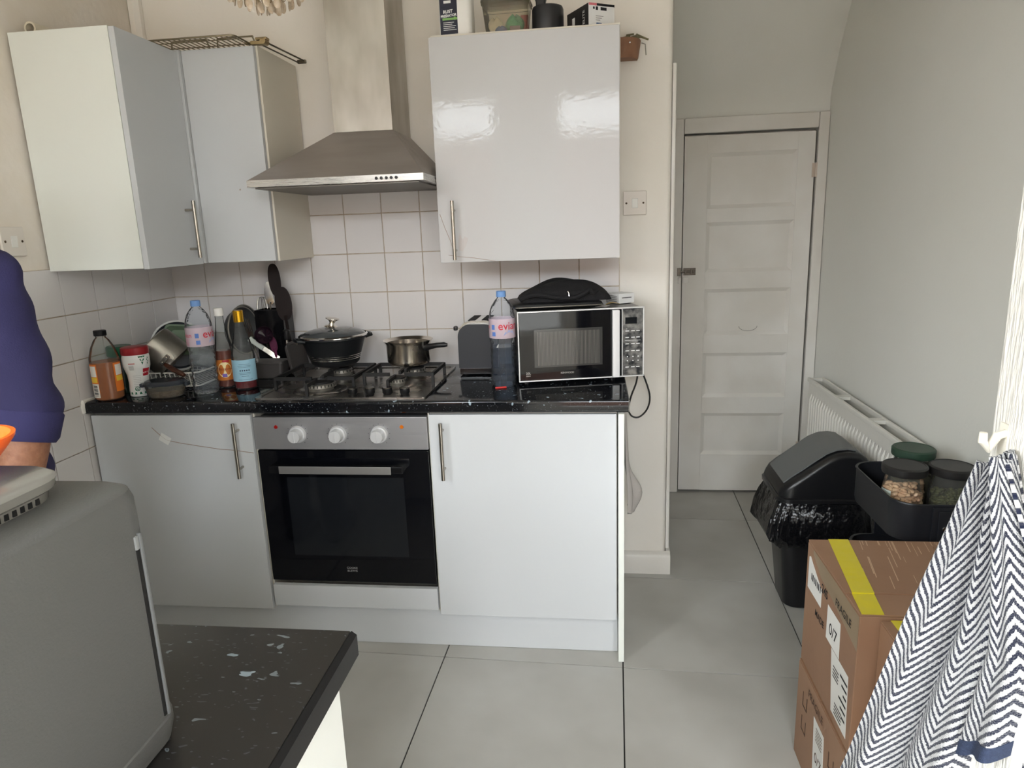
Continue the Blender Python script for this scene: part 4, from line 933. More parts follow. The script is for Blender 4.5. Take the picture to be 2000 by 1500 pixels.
blob('green_pouch', 'crumpled mint green pouch inside the clear box', 'pouch', (1.470, -.215, ZT + .006), mat('mint_green', (70, 166, 112), .4, bump=(90, .5, .01)), .032, .024, .030, 2)
blob('blue_wrapper', 'small blue wrapper at the front of the clear box', 'wrapper', (1.428, -.245, ZT + .005), mat('blue_wrapper', (76, 100, 152), .4), .020, .008, .012, 3)
o = MB().box(-.012, .012, -.02, .02, 0, .062, .002).build('red_packet', mat('dull_red_packet', (160, 76, 74), .5)); tag(at(o, (1.506, -.195, ZT + .006)), 'dull red packet standing at the right inside the clear box', 'packet')
o = MB().box(-.017, .017, -.006, .006, 0, .022, .002).build('label_packet', mat('grey_packet', (120, 104, 104), .5)); tag(at(o, (1.478, -.247, ZT + .006)), 'small grey printed packet at the front of the clear box', 'packet')
o = MB().shell(lambda u, v: (-.03 + .06*u, -.012 + .024*v, .004 + .010*math.sin(PI*u)), 8, 4, .002).build('card_scrap', mat('tan_card', (186, 160, 120), .7)); tag(at(o, (1.353, -.235, ZT + .002)), 'curled scrap of tan card between bottle and clear box', 'card')
t = thing('grinder', 'black plastic pot with a spout cap on the large cabinet', 'pot', (1.582, -.205, ZT))
MB().lathe([(.050, 0), (.052, .004), (.052, .078), (.049, .086), (.030, .089)], n=36).build('pot_body', mat('soft_black_plastic', (38, 38, 40), .4), t)
MB().loft([[(x - .022, y, z) for x, y in rrect(-a, a, -.018, .018, .006)] for a, z in ((.015, .0895), (.016, .105), (.024, .128), (.024, .132))]).build('spout', mat('soft_black_plastic', (38, 38, 40), .4), t)
t = thing('carton', 'black and white carton lying cornerwise on the large cabinet', 'box', (1.716, -.276, ZT), 0)
t.rotation_euler = (0, 0, math.radians(31))
MB().box(0, .096, 0, .140, .0005, .074, .0008).build('carton_body', mat('white_carton', (226, 226, 224), .5), t)
sd = MB().box(-.0006, -.0001, .001, .139, .004, .073).box(.030, .0955, -.0006, -.0001, .0665, .0735); sd.build('black_side', mat('black_carton', (26, 25, 26), .45), t)
MB().box(.001, .0295, -.0006, -.0001, .0665, .0735).build('pink_strip', mat('pink_carton', (214, 120, 128), .5), t)
pr = MB().box(.016, .022, -.0006, -.0001, .056, .063).box(.026, .034, -.0006, -.0001, .054, .064).box(.044, .066, -.0006, -.0001, .054, .063)
for k in range(3): pr.box(.026, .054 - .006*k, -.0005, -.0001, .036 - .006*k, .0372 - .006*k)
pr.build('print', BLACKPR, t)
MB().box(.028, .048, -.0006, -.0001, .012, .017).build('blue_mark', mat('blue_mark', (70, 100, 140), .5), t)
tx = MB(); text_flat(tx, 'ELITE', .018, (-.0009, .030, .038), (0, 0, 1), (0, 1, 0)); tx.box(-.0011, -.0007, .088, .104, .028, .052); tx.build('side_print', WHITEPR, t)
t = thing('wall_pocket', 'brown half-round wall basket beyond the large cabinet', 'basket', (1.835, -.001, 1.985))
n = 20
rings = [[(-.062*f, 0, z)] + [(-.062*f*math.cos(PI*k/n), -.075*f*math.sin(PI*k/n), z) for k in range(1, n)] + [(.062*f, 0, z)] for f, z in ((.80, 0), (.86, .008), (1.0, .062), (.95, .062), (.80, .010))]
MB().loft(rings).build('basket', mat('tan_leather', (150, 108, 80), .6, var=(20, (128, 90, 66), .7)), t)
q = MB()
for k in range(9):
    a = -1 + 2*k/8; q.tube([(a*.035, -.03, .055), (a*.045 + .012, -.04, .070 + .006*math.sin(k*2)), (a*.05 + .035, -.045, .076 - .02*abs(a))], .0035, 5)
q.build('dried_stems', mat('dried_leaves', (118, 112, 84), .8), t)
MB().tube([(.062, -.03, .05), (.075, -.03, .045), (.078, -.03, .01)], .002, 5).build('string', mat('grey_string', (150, 146, 132), .7), t)
MB().cyl((.02, -.0745, .045), (.02, -.0775, .043), .003, n=8).build('stud', CHROME, t)
# grill rack over the corner
GW = mat('tarnished_wire', (140, 130, 108), .35, metal=.9)
t = thing('grill_rack', 'tarnished wire grill rack lying on the corner cabinets', 'rack', (.43, -.265, 2.046))
MB().tube([(x, y, .003) for x, y in rrect(-.155, .165, -.150, .110, .02, 3)], .0030, 6, True).build('frame', GW, t)
for k in range(17):
    x = -.140 + .0181*k; MB().tube([(x, -.149, .005), (x, .109, .005)], .0017, 5).build('wire', GW, t)
for k in range(4): MB().tube([(-.154, -.11 + .065*k, .0015), (.164, -.11 + .065*k, .0015)], .0017, 5).build('cross_wire', GW, t)
for x0, x1 in ((-.150, -.008), (.018, .160)):
    MB().tube(smooth([(x0, .02, .004), (x0 + .002, .02, .034), (x0 + .012, .02, .042), (x1 - .022, .02, .042), (x1 - .012, .02, .038), (x1, .02, .004)], 3), .0028, 6).build('loop_handle', GW, t)
BR = mat('tarnished_brass', (168, 150, 114), .3, metal=1.0)
t = thing('hinge_arm', 'brassy folding bracket with thin rods on the narrow cabinet', 'bracket', (.628, -.300, 2.041))
MB().box(-.030, .024, -.012, .012, .003, .015, .003).box(-.010, .030, -.016, .010, .0155, .024, .003).cyl((.016, -.016, .012), (.016, .014, .012), .010, n=14).box(-.052, -.028, -.008, .008, .006, .013, .002).build('clamp', BR, t)
MB().tube([(.018, .014, .012), (.040, .262, .009)], .0030, 6).build('rod', mat('dark_steel_rod', (92, 86, 74), .4, metal=.9), t)
MB().tube([(-.004, .014, .008), (.018, .262, .004)], .0026, 6).build('rod', mat('dark_steel_rod', (92, 86, 74), .4, metal=.9), t)
MB().box(.012, .046, .262, .274, .001, .014, .003).build('end_block', mat('dark_steel_rod', (92, 86, 74), .4, metal=.9), t)
t = thing('rolled_tube', 'rolled cream tube lying on top of the left wall cabinet', 'tube', (.052, -.50, 2.0545))
q = MB(); q.loft([[(r*math.cos(2*PI*k/24), y, r*math.sin(2*PI*k/24)) for k in range(24)] for r, y in ((.0135, -.105), (.019, -.105), (.0195, -.095), (.0195, .20), (.0135, .20), (.0135, -.104))], False, False); q.build('roll', mat('cream_roll', (206, 196, 174), .5), t)

# shell chandelier
t = thing('shell_pendant', 'hanging capiz shell pendant lamp cut off at the top', 'pendant lamp', (.930, -.90, 1.955))
SH = mat('capiz_shell', (236, 220, 198), .25, trans=.25, var=(60, (198, 172, 140), .8))
shm = MB().ball((0, 0, -.014), .0088, .0022, .0135, 12, 8).mesh('shell'); shm.materials.append(SH)
rgm = MB().tube([(.0075*math.cos(2*PI*k/16), 0, .007 + .0075*math.sin(2*PI*k/16)) for k in range(16)], .0006, 4, True).mesh('ring'); rgm.materials.append(mat('fine_brass_wire', (140, 118, 84), .3, metal=1))
rn = random.Random(4)
for tier, (r, z, n) in enumerate(((.012, .026, 4), (.040, .032, 9), (.066, .044, 14), (.090, .060, 19), (.108, .082, 23), (.118, .110, 25), (.122, .140, 26))):
    for k in range(n):
        a = 2*PI*k/n + tier*.4; o = bpy.data.objects.new('shell', shm); C.objects.link(o); o.parent = t
        o.location = (r*math.cos(a), r*math.sin(a), z + rn.uniform(-.004, .004)); o.rotation_euler = (rn.uniform(-.15, .15), rn.uniform(-.15, .15), rn.uniform(0, 6.3))
        o2 = bpy.data.objects.new('ring', rgm); C.objects.link(o2); o2.parent = o; o2.rotation_euler = (0, 0, rn.uniform(0, 3))
fr = MB()
for r, z in ((.012, .041), (.040, .047), (.066, .059), (.090, .075), (.108, .097), (.118, .125), (.122, .155)): fr.tube([(r*math.cos(2*PI*k/28), r*math.sin(2*PI*k/28), z) for k in range(28)], .0012, 5, True)
for k in range(6):
    a = 2*PI*k/6; fr.tube([(.012*math.cos(a), .012*math.sin(a), .041), (.066*math.cos(a), .066*math.sin(a), .059), (.108*math.cos(a), .108*math.sin(a), .097), (.122*math.cos(a), .122*math.sin(a), .155), (.03*math.cos(a), .03*math.sin(a), .26)], .0012, 5)
fr.build('wire_frame', mat('fine_brass_wire', (140, 118, 84), .3, metal=1), t)
MB().tube([(0, 0, .25), (0, 0, CH - 1.955 - .005)], .003, 6).build('cord', WHITEPL, t)
MB().lathe([(.045, CH - 1.955 - .03), (.05, CH - 1.955 - .002)], n=24).build('ceiling_rose', WHITEPL, t)

# ------------------------------------------------------------------ bin
t = thing('swing_bin', 'black swing-lid bin with a black liner by the radiator', 'bin', (2.530, -.165, 0))
BINB = mat('black_bin_plastic', (22, 22, 24), .30)
MB().loft([[(x, y, z) for x, y in rrect(-a, a, -b, b, .045)] for a, b, z in ((.100, .085, 0), (.106, .092, .004), (.145, .128, .40), (.150, .132, .43))], True, False).build('body', BINB, t)
n = 96; rn = random.Random(3); ph = [rn.uniform(0, 6.28) for _ in range(10)]
def bagring(off, z, cr):
    base = rrect(-.152, .152, -.134, .134, .045, 23); L = len(base); out = []
    for k, (x, y) in enumerate(base):
        a = 2*PI*k/L; l_ = math.hypot(x, y)
        w = math.sin(9*a+ph[0])*.5 + math.sin(17*a+ph[1])*.35 + math.sin(31*a+ph[2])*.25
        left = max(0, -x/l_)**2
        o = off*(1 + 1.2*left) + cr*w
        out.append((x + x/l_*o, y + y/l_*o, z + cr*1.6*math.sin(7*a+ph[3]+z*40) - .02*left*(off > .02)))
    return out
MB().loft([bagring(.003, .435, 0), bagring(.006, .425, .001), bagring(.012, .395, .004), bagring(.020, .355, .007), bagring(.026, .315, .008), bagring(.020, .288, .009), bagring(.010, .275, .008)], False, False).build('liner', mat('black_bin_liner', (16, 16, 18), .22, bump=(26, .8, .02)), t, 50)
rim = MB().loft([[(x, y, z) for x, y in rrect(-a, a, -b, b, .045)] for a, b, z in ((.158, .140, .436), (.164, .146, .440), (.164, .146, .452), (.158, .140, .456))], True, True).build('lid_rim', BINB, t)
xs_ = [-.157, -.154, -.148, -.135, -.11, -.08, -.04, 0.0, .035, .07, .10, .125, .142, .152, .157]
hs_ = [.006, .018, .030, .044, .064, .086, .118, .148, .164, .168, .164, .150, .128, .09, .04]
def hprof(x):
    for k in range(len(xs_)-1):
        if x <= xs_[k+1]: s = (x-xs_[k])/(xs_[k+1]-xs_[k]); return hs_[k]+(hs_[k+1]-hs_[k])*s
    return hs_[-1]
def lring(x, h, b=.139):
    r = min(.022, h*.8); pts = [(x, -b, .456), (x, -b, .456+h-r)]
    for k in range(1, 5): a = PI/2*k/4; pts.append((x, -b + r - r*math.cos(a), .456+h-r+r*math.sin(a)))
    for k in range(4, -1, -1): a = PI/2*k/4; pts.append((x, b - r + r*math.cos(a), .456+h-r+r*math.sin(a)))
    pts.append((x, b, .456)); return pts
def bx_(x): return .139 - .030*max(0, (abs(x)-.12)/.037)**2
MB().loft([lring(x, h, bx_(x)) for x, h in zip(xs_, hs_)]).build('lid', BINB, t, 40)
def flap(e):
    def fn(u, v):
        x = -.138 + .235*u; y = (-.108 + .216*v)*(1 - .10*(1-u)**3); return (x, y, .456 + hprof(x) + e + .004*math.sin(PI*u))
    return fn
fl = MB().shell(flap(.003), 24, 6, .004).build('flap', mat('grey_bin_flap', (96, 98, 98), .38), t, 50)

# ------------------------------------------------------------------ trolley and jars
t = thing('trolley', 'black metal storage trolley between bin and cardboard boxes', 'trolley', (2.652, -.722, 0))
TRB = mat('black_powder_coat', (28, 29, 33), .42)
def tray(z, a=.146, b=.168):
    R = [(a-.010, b-.010, z), (a-.002, b-.002, z+.008), (a, b, z+.02), (a, b, z+.110), (a+.003, b+.003, z+.112), (a+.002, b+.002, z+.115), (a-.003, b-.003, z+.114), (a-.003, b-.003, z+.02), (a-.010, b-.010, z+.004)]
    return MB().loft([[(x, y, q) for x, y in rrect(-p, p, -w, w, .06, 8)] for p, w, q in R])
for z in (.568, .330, .095): tray(z).build('tray', TRB, t)
for s_ in (-1, 1):
    po = MB().box(-.060, .010, s_*.172 - .004 if s_ < 0 else .168, s_*.172 + .004 if s_ < 0 else .176, .06, .676, .002)
    po.box(-.046, -.004, s_*.178 - .003, s_*.178 + .003, .06, .668, .002); po.build('post', TRB, t)
    for z in (.620, .382, .147): MB().lathe([(.0075, 0), (.0065, .003), (.001, .004)], n=16).xf(Matrix.Translation((-.030, s_*.181, z)) @ Matrix.Rotation(-s_*PI/2, 4, 'X')).build('rivet', CHROME, t)
for x in (-.11, .11):
    for y in (-.13, .13):
        w_ = MB().cyl((x-.010, y, .026), (x+.010, y, .026), .026, n=20).box(x-.014, x+.014, y-.008, y+.008, .03, .095, .002); w_.build('castor', BLKPL, t)
MB().box(-.052, .0, -.1862, -.1812, .540, .562).build('sticker', mat('grey_sticker', (120, 124, 128), .5), t)
JG = thin_glass('jar_plastic', (248, 247, 240), .15, .06, .05, (214, 212, 204))
def jar(label, loc, rz, lidm, hex_=True, h=.150):
    t = thing('storage_jar', label, 'jar', loc, rz)
    R = [(.050, 0), (.055, .005), (.0555, .085), (.0545, .098), (.047, h-.028), (.045, h-.018)]
    def ring(r, z):
        k = 32; out = []
        for i in range(k):
            a = 2*PI*i/k; f = 1.0
            if hex_ and z < h-.04: f = (math.cos(PI/8)/math.cos(((a + PI/8) % (PI/4)) - PI/8))
            out.append((r*f*math.cos(a), r*f*math.sin(a), z))
        return out
    MB().loft([ring(r, z) for r, z in R], True, False).build('jar_body', JG, t)
    MB().lathe([(.052, h-.022), (.0565, h-.020), (.0575, h-.016), (.0575, h), (.055, h+.003), (.052, h+.004), (.050, h+.0025)], n=44).build('lid', lidm, t)
    return t
JL = mat('black_jar_lid', (30, 29, 29), .42)
TZ = .5725
t = jar('clear jar with black lid, part filled with pale beans', (2.577, -.752, TZ), .2, JL, True, .168)
lb = MB(); band(lb, .0562, math.radians(168), math.radians(205), .030, .105, n=5); lb.build('label', mat('pale_jar_label', (206, 214, 204), .5), t)
t = jar('clear jar with black lid and green pulses, nearer the towel', (2.698, -.758, TZ), .2, JL, True, .168)
t = jar('tall jar with dark green lid at the back of the trolley', (2.650, -.632, TZ), 0, mat('dark_green_lid', (44, 66, 52), .45), False, .178)
MB().lathe([(.050, .004), (.0515, .01), (.0515, .09)], n=28).build('contents', mat('dark_contents', (60, 58, 44), .8), t)
rn = random.Random(11)
def fill(name, label, c, m_, n_, sz, top):
    mb = MB()
    for k in range(n_):
        a = rn.uniform(0, 6.28); r = .046*math.sqrt(rn.random()); z = .010 + (top-.010)*rn.random() if k < n_*.65 else top + rn.uniform(-.006, .006) + .008*math.sin(3*a)
        if k < n_*.65: r = rn.uniform(.038, .046)
        i0 = len(mb.v); mb.ball((0, 0, 0), sz*1.35, sz*.9, sz*.7, 8, 5)
        mb.xf(Matrix.Translation((r*math.cos(a), r*math.sin(a), z)) @ Matrix.Rotation(rn.uniform(0, 6), 4, 'Z') @ Matrix.Rotation(rn.uniform(-1, 1), 4, 'X'), i0)
    mb.lathe([(.038, .006), (.041, .012), (.041, top-.004)], n=20)
    o = mb.build(name, m_, None, 60); o.location = c; tag(o, label, 'food', kind='stuff')
fill('dried_beans', 'pale brown dried beans filling the nearer jar', (2.577, -.752, TZ), mat('bean_skin', (222, 190, 160), .5, var=(60, (190, 146, 116), .9)), 260, .0085, .098)
fill('green_pulses', 'dull green pulses filling the jar by the towel', (2.698, -.758, TZ), mat('green_pulse', (84, 86, 52), .6, var=(80, (60, 62, 38), .9)), 320, .0060, .085)

# ------------------------------------------------------------------ cardboard boxes
CARD = mat('brown_cardboard', (152, 117, 91), .5, var=(3, (137, 102, 78), .8), bump=(50, .1, .004))
CARDW = mat('taped_cardboard', (150, 116, 88), .25)
SHINE = mat('clear_packing_tape', (176, 148, 120), .10, coat=.5)
YTAPE = mat('yellow_tape', (212, 196, 22), .28, coat=.3, bump=(18, .3, .01))
LABW = mat('white_paper_label', (222, 220, 214), .6)
def carton(label, x0, x1, y0, y1, z0, z1, top_seam=None):
    t = thing('cardboard_box', label, 'box', (x0, y0, z0)); w, d, h = x1-x0, y1-y0, z1-z0
    MB().box(0, w, 0, d, 0, h-.004, .003).build('carton_body', CARD, t)
    if top_seam:
        MB().box(.001, w-.001, .001, top_seam-.0012, h-.0035, h, .001).build('flap', CARD, t); MB().box(.001, w-.001, top_seam+.0012, d-.001, h-.0035, h+.0015, .001).build('flap', CARD, t)
    else: MB().box(.001, w-.001, .001, d/2-.001, h-.0035, h, .001).box(.001, w-.001, d/2+.001, d-.001, h-.0035, h, .001).build('flap', CARD, t)
    return t
def lpoly(pts, e=.0006):   # print on the left (x=0) face, (y, z) local
    return MB().loft([[(-e, y, z) for y, z in pts], [(-e*.3, y, z) for y, z in pts]])
t = carton('upper cardboard box of the stack, crossed by yellow tape', 2.262, 2.690, -1.325, -.978, .284, .620, .085)
def strip(mb, pts):
    return mb.loft([[(x, y, z) for x, y, z in pts], [(x, y, z+.0006) for x, y, z in pts]])
h_ = .336
MB().loft([[(a, y, z) for a in (x0, x1)] + [(a, y, z+.0008) for a in (x1, x0)] for x0, x1, y, z in ((.048, .096, .3470, h_-.02), (.048, .096, .3475, h_+.0018), (.014, .060, .084, h_+.0018), (.013, .059, .083, h_+.0005), (.004, .048, .001, h_+.0005))]).build('yellow_tape', YTAPE, t)
st = MB(); rn = random.Random(5)
for k in range(44):
    x = rn.uniform(.06, .40); y = rn.uniform(.09, .33); l_ = rn.uniform(.03, .12); w_ = rn.uniform(.0008, .0022)
    y2 = min(.343, y + l_); st.add([(x, y, h_+.0018), (x+w_, y, h_+.0018), (x+w_+.02*(y2-y)/.1, y2, h_+.0018), (x+.02*(y2-y)/.1, y2, h_+.0018)], [(0, 1, 2, 3)])
st.build('tape_crease', mat('pale_crease', (196, 164, 134), .3), t)
MB().box(.40, .4285, -.0005, .0, .002, h_-.006).build('side_tape', SHINE, t)
lpoly([(.225, .217), (.328, .217), (.328, .300), (.318, .305), (.300, .295), (.225, .262)]).build('label', LABW, t)
lpoly([(.090, .170), (.178, .170), (.178, .254), (.095, .254)]).build('label', LABW, t)
lpoly([(.020, .022), (.115, .022), (.138, .168), (.030, .168)]).build('label', LABW, t)
pr = MB()
YD, ZD = (0, -1, 0), (0, 0, 1)
text_flat(pr, '0/7', .040, (-.0009, .135, .205), YD, ZD, .0003)
for k in range(7): pr.add([(-.0009, .232 + .011*k, .250), (-.0009, .232 + .011*k + .005 + .002*(k % 2), .250), (-.0009, .232 + .011*k + .005 + .002*(k % 2), .268), (-.0009, .232 + .011*k, .268)], [(0, 1, 2, 3)])
for k in range(6): pr.add([(-.0009, .03, .050 + .018*k), (-.0009, .03 + .02 + .012*(k % 3), .050 + .018*k), (-.0009, .03 + .02 + .012*(k % 3), .056 + .018*k), (-.0009, .03, .056 + .018*k)], [(0, 1, 2, 3)])
for k in range(4): pr.add([(-.0009, .082, .110 + .008*k), (-.0009, .118, .110 + .008*k), (-.0009, .118, .1135 + .008*k), (-.0009, .082, .1135 + .008*k)], [(0, 1, 2, 3)])
for k in range(4): pr.add([(-.0009, .05, .030 + .008*k), (-.0009, .095, .030 + .008*k), (-.0009, .095, .0335 + .008*k), (-.0009, .05, .0335 + .008*k)], [(0, 1, 2, 3)])
text_flat(pr, '24S', .030, (-.0009, .205, .270), YD, ZD, .0006); text_flat(pr, 'FRAGILE', .026, (-.0009, .085, .288), YD, ZD, .0003)
text_flat(pr, 'MADE', .024, (-.0009, .228, .185), YD, ZD, .0003)
pr.build('print', BLACKPR, t)
w_ = lpoly([(.0, .330), (.0, .250), (.06, .262), (.16, .280), (.24, .290), (.30, .320), (.30, .331)], .0003); w_.build('worn_patch', mat('worn_tape_patch', (138, 118, 92), .3), t)
t = carton('lower cardboard box of the stack, standing on the floor', 2.258, 2.690, -1.325, -.980, .0, .2835)
lpoly([(.118, .062), (.192, .062), (.206, .215), (.132, .215)]).build('label', LABW, t)
pr = MB(); text_flat(pr, '0/7', .038, (-.0009, .160, .120), YD, ZD, .0003); text_flat(pr, 'FRAGILE', .030, (-.0009, .20, .245), YD, ZD, .0003)
for k in range(5): pr.add([(-.0009, .14, .165 + .008*k), (-.0009, .185, .165 + .008*k), (-.0009, .185, .168 + .008*k), (-.0009, .14, .168 + .008*k)], [(0, 1, 2, 3)])
for y, z in ((.06, .17), (.06, .11), (.26, .18), (.26, .11)): pr.box(-.0009, -.0006, y, y+.035, z, z+.004).box(-.0009, -.0006, y, y+.004, z, z+.04).box(-.0009, -.0006, y+.031, y+.035, z, z+.04)
pr.build('print', mat('faded_print', (84, 62, 48), .7), t)
t = carton('cardboard box nearest the towel, in front of the stack', 2.300, 2.700, -1.618, -1.332, .310, .612)
lpoly([(.165, .060), (.262, .060), (.262, .190), (.240, .215), (.165, .200)]).build('label', LABW, t)
MB().loft([[(a, y, z) for a in (.020, .072)] + [(a, y, z+.0008) for a in (.072, .020)] for y, z in ((.2875, .27), (.2862, .3024), (.14, .3024), (.001, .3024))]).build('yellow_tape', YTAPE, t)
pr = MB(); text_flat(pr, '0/7', .05, (-.0009, .215, .13), YD, ZD); pr.build('print', mat('blue_ink', (60, 70, 130), .6), t)
carton('lowest cardboard box under the towel, on the floor', 2.305, 2.700, -1.618, -1.332, .0, .3095)

# ------------------------------------------------------------------ towel on the door lining
t = thing('towel', 'navy and white zigzag striped towel hanging on the door lining', 'towel', (2.255, -1.72, 1.10))
def towel_mat():
    mt = bpy.data.materials.new('zigzag_terry'); mt.use_nodes = True; nt = mt.node_tree; b = nt.nodes['Principled BSDF']; L = nt.links
    b.inputs['Roughness'].default_value = .95; b.inputs['Specular IOR Level'].default_value = .1
    b.inputs['Sheen Weight'].default_value = .3
    uv = nt.nodes.new('ShaderNodeUVMap'); se = nt.nodes.new('ShaderNodeSeparateXYZ'); L.new(uv.outputs[0], se.inputs[0])
    pp = nt.nodes.new('ShaderNodeMath'); pp.operation = 'PINGPONG'; pp.inputs[1].default_value = .054; L.new(se.outputs[0], pp.inputs[0])
    ml = nt.nodes.new('ShaderNodeMath'); ml.operation = 'MULTIPLY'; ml.inputs[1].default_value = 1.15; L.new(pp.outputs[0], ml.inputs[0])
    ad = nt.nodes.new('ShaderNodeMath'); ad.operation = 'ADD'; L.new(ml.outputs[0], ad.inputs[0]); L.new(se.outputs[1], ad.inputs[1])
    no = nt.nodes.new('ShaderNodeTexNoise'); no.inputs['Scale'].default_value = 320; no.inputs['Detail'].default_value = 2; L.new(uv.outputs[0], no.inputs['Vector'])
    nm = nt.nodes.new('ShaderNodeMath'); nm.operation = 'MULTIPLY_ADD'; nm.inputs[1].default_value = .009; L.new(no.outputs['Fac'], nm.inputs[0]); L.new(ad.outputs[0], nm.inputs[2])
    dv = nt.nodes.new('ShaderNodeMath'); dv.operation = 'DIVIDE'; dv.inputs[1].default_value = .0172; L.new(nm.outputs[0], dv.inputs[0])
    fr_ = nt.nodes.new('ShaderNodeMath'); fr_.operation = 'FRACT'; L.new(dv.outputs[0], fr_.inputs[0])
    rp = nt.nodes.new('ShaderNodeValToRGB'); e = rp.color_ramp.elements
    e[0].position = .0; e[0].color = lin((24, 29, 52)); e[1].position = .40; e[1].color = lin((24, 29, 52))
    for p_, c_ in ((.46, (214, 213, 213)), (.95, (214, 213, 213)), (1.0, (24, 29, 52))):
        q = e.new(p_); q.color = lin(c_)
    L.new(fr_.outputs[0], rp.inputs[0]); L.new(rp.outputs[0], b.inputs['Base Color'])
    n2 = nt.nodes.new('ShaderNodeTexNoise'); n2.inputs['Scale'].default_value = 420; L.new(uv.outputs[0], n2.inputs['Vector'])
    sm = nt.nodes.new('ShaderNodeMath'); sm.operation = 'MULTIPLY_ADD'; sm.inputs[1].default_value = .9; L.new(rp.outputs[0], sm.inputs[2]); L.new(n2.outputs['Fac'], sm.inputs[0])
    bp = nt.nodes.new('ShaderNodeBump'); bp.inputs['Strength'].default_value = 1.0; bp.inputs['Distance'].default_value = .006
    L.new(sm.outputs[0], bp.inputs['Height']); L.new(bp.outputs[0], b.inputs['Normal'])
    return mt
TW = towel_mat(); HEM = mat('navy_hem', (46, 56, 80), .9, bump=(500, .5, .002), var=(300, (34, 44, 66), .8))
DL, DN = Vector((.582, -.813, 0)), Vector((-.813, -.582, 0))
def sheet(name, m_, u0, u1, lenf, off, nu, nv, width, ph, v0=0.0, v1=1.0, th=.005):
    """towel layer in the frame of the hook: u runs along the layer, v down; returns object with a real-size UV map"""
    def fn(u, v):
        uu = u0 + (u1-u0)*u; L_ = lenf(uu); vv = v*L_
        a = -(.010 + .265*vv)*(1-uu) + .120*uu*min(1, .30 + vv*2.6)
        f = (.020*math.sin(2*PI*(2.6*uu) + ph) + .010*math.sin(2*PI*5.3*uu + 2*ph + 3*v))*min(1, .35 + vv*2.2)
        d_ = off + f + .012*(1-min(1, vv/.12))
        p = DL*a + DN*d_
        z = -vv*(1 - .02*math.sin(PI*uu)) + .012*math.cos(PI*(uu-.75)*1.6)*(1-min(1, vv/.08))
        return (p.x, p.y, z)
    mb = MB(); mb.shell(lambda u, v: fn(u, v0 + (v1-v0)*v), nu, nv, th)
    o = mb.build(name, m_, t, 80); me = o.data
    W_, H_ = nu+1, nv+1; uvl = me.uv_layers.new(name='UVMap')
    for lp in me.loops:
        k = lp.vertex_index % (W_*H_); i, j = k % W_, k // W_; uu = u0 + (u1-u0)*i/nu; v = v0 + (v1-v0)*j/nv
        uvl.data[lp.index].uv = (uu*width, -v*lenf(uu))
    return o
lb_ = lambda u: .70 - .06*u
sheet('back_layer', TW, 0.0, .90, lb_, -.004, 90, 60, .40, .4)
lf_ = lambda u: .445 - .085*(u-.62)/.38
sheet('front_layer', TW, .58, 1.0, lf_, .030, 60, 50, .40, 2.2)
sheet('hem', HEM, .58, 1.0, lf_, .030, 60, 6, .40, 2.2, .945, 1.004, .0068)
hk = thing('towel_hook', 'white hook on the door lining holding the towel', 'hook', (2.2825, -1.70, 1.105))
MB().box(-.004, .0, -.016, .016, -.02, .03, .0015).tube([(-.003, 0, .018), (-.014, 0, .014), (-.026, -.002, -.004), (-.034, -.004, .008), (-.034, -.004, .020)], [.006, .006, .006, .006, .005], 10).build('hook_body', mat('cream_white_plastic', (236, 230, 214), .35), hk)

# ------------------------------------------------------------------ peninsula and what stands on it
t = thing('peninsula_worktop', 'worn black flecked worktop of the near peninsula', 'worktop', (0, 0, 0))
MB().box(.012, 1.400, -2.480, -1.872, .860, .900, .003).build('slab', WORKTOP2, t)
ed = MB().prism([(1.4005, .860), (1.4075, .864), (1.4075, .894), (1.4005, .8995)], 'y', -2.479, -1.873).build('edging', EDGEBLK, t)
t = thing('peninsula_cabinet', 'white cabinet with plain end panel under the near peninsula', 'cabinet', (0, 0, 0))
MB().box(.03, 1.358, -2.44, -1.900, .10, .859).box(.03, 1.33, -2.40, -1.94, 0, .0995).build('body', CARC, t)
MB().box(1.3585, 1.3765, -2.46, -1.876, 0, .8595, .001).build('end_panel', mat('white_panel', (236, 238, 234), .35), t)
t = thing('countertop_appliance', 'dark grey countertop appliance with raised vented lid on the peninsula', 'appliance', (1.149, -2.197, .9005))
def rr3(a, b, z, r=.034, s=8): return [(x, y, z) for x, y in rrect(-a, a, -b, b, r, s)]
MB().loft([rr3(.122, .128, 0), rr3(.130, .136, .004), rr3(.1335, .1395, .020), rr3(.1335, .1395, .030), rr3(.132, .138, .0315), rr3(.1315, .1375, .248), rr3(.1310, .1370, .271), rr3(.1285, .1345, .2805), rr3(.122, .128, .2845)]).build('body', DKGREY, t, 40)
MB().box(.1305, .1330, .1045, .1085, .036, .232).build('groove', DARKGAP, t)
MB().box(.1300, .1345, .1090, .1135, .034, .238, .0015).build('groove_lip', mat('grey_trim', (100, 102, 102), .4), t)
MB().box(.129, .1334, .104, .109, .222, .236, .001).build('hinge_tab', mat('pale_grey_tab', (128, 130, 130), .4), t)
MB().loft([[(x - .026, y, z) for x, y, z in rr3(a, b, z, .045)] for a, b, z in ((.100, .106, .2846), (.101, .107, .293), (.105, .111, .296), (.1065, .1125, .304), (.102, .108, .3075))]).build('lid', mat('satin_grey_lid', (128, 126, 120), .16), t, 40)
sv = MB()
for k in range(20): sv.box(.0742, .0756, .062 - .0085*k, .066 - .0085*k, .286, .2915)
sv.build('vent_slot', DARKGAP, t)
t = thing('orange_bowl', 'bright orange plastic bowl on the appliance at the left edge', 'bowl', (1.121, -2.116, 1.2082))
MB().lathe([(.030, 0), (.034, .002), (.049, .020), (.056, .029), (.057, .033), (.053, .033), (.045, .020), (.030, .006), (.002, .004)], n=44).build('bowl_body', mat('orange_plastic', (255, 104, 10), .35, sss=.15), t)

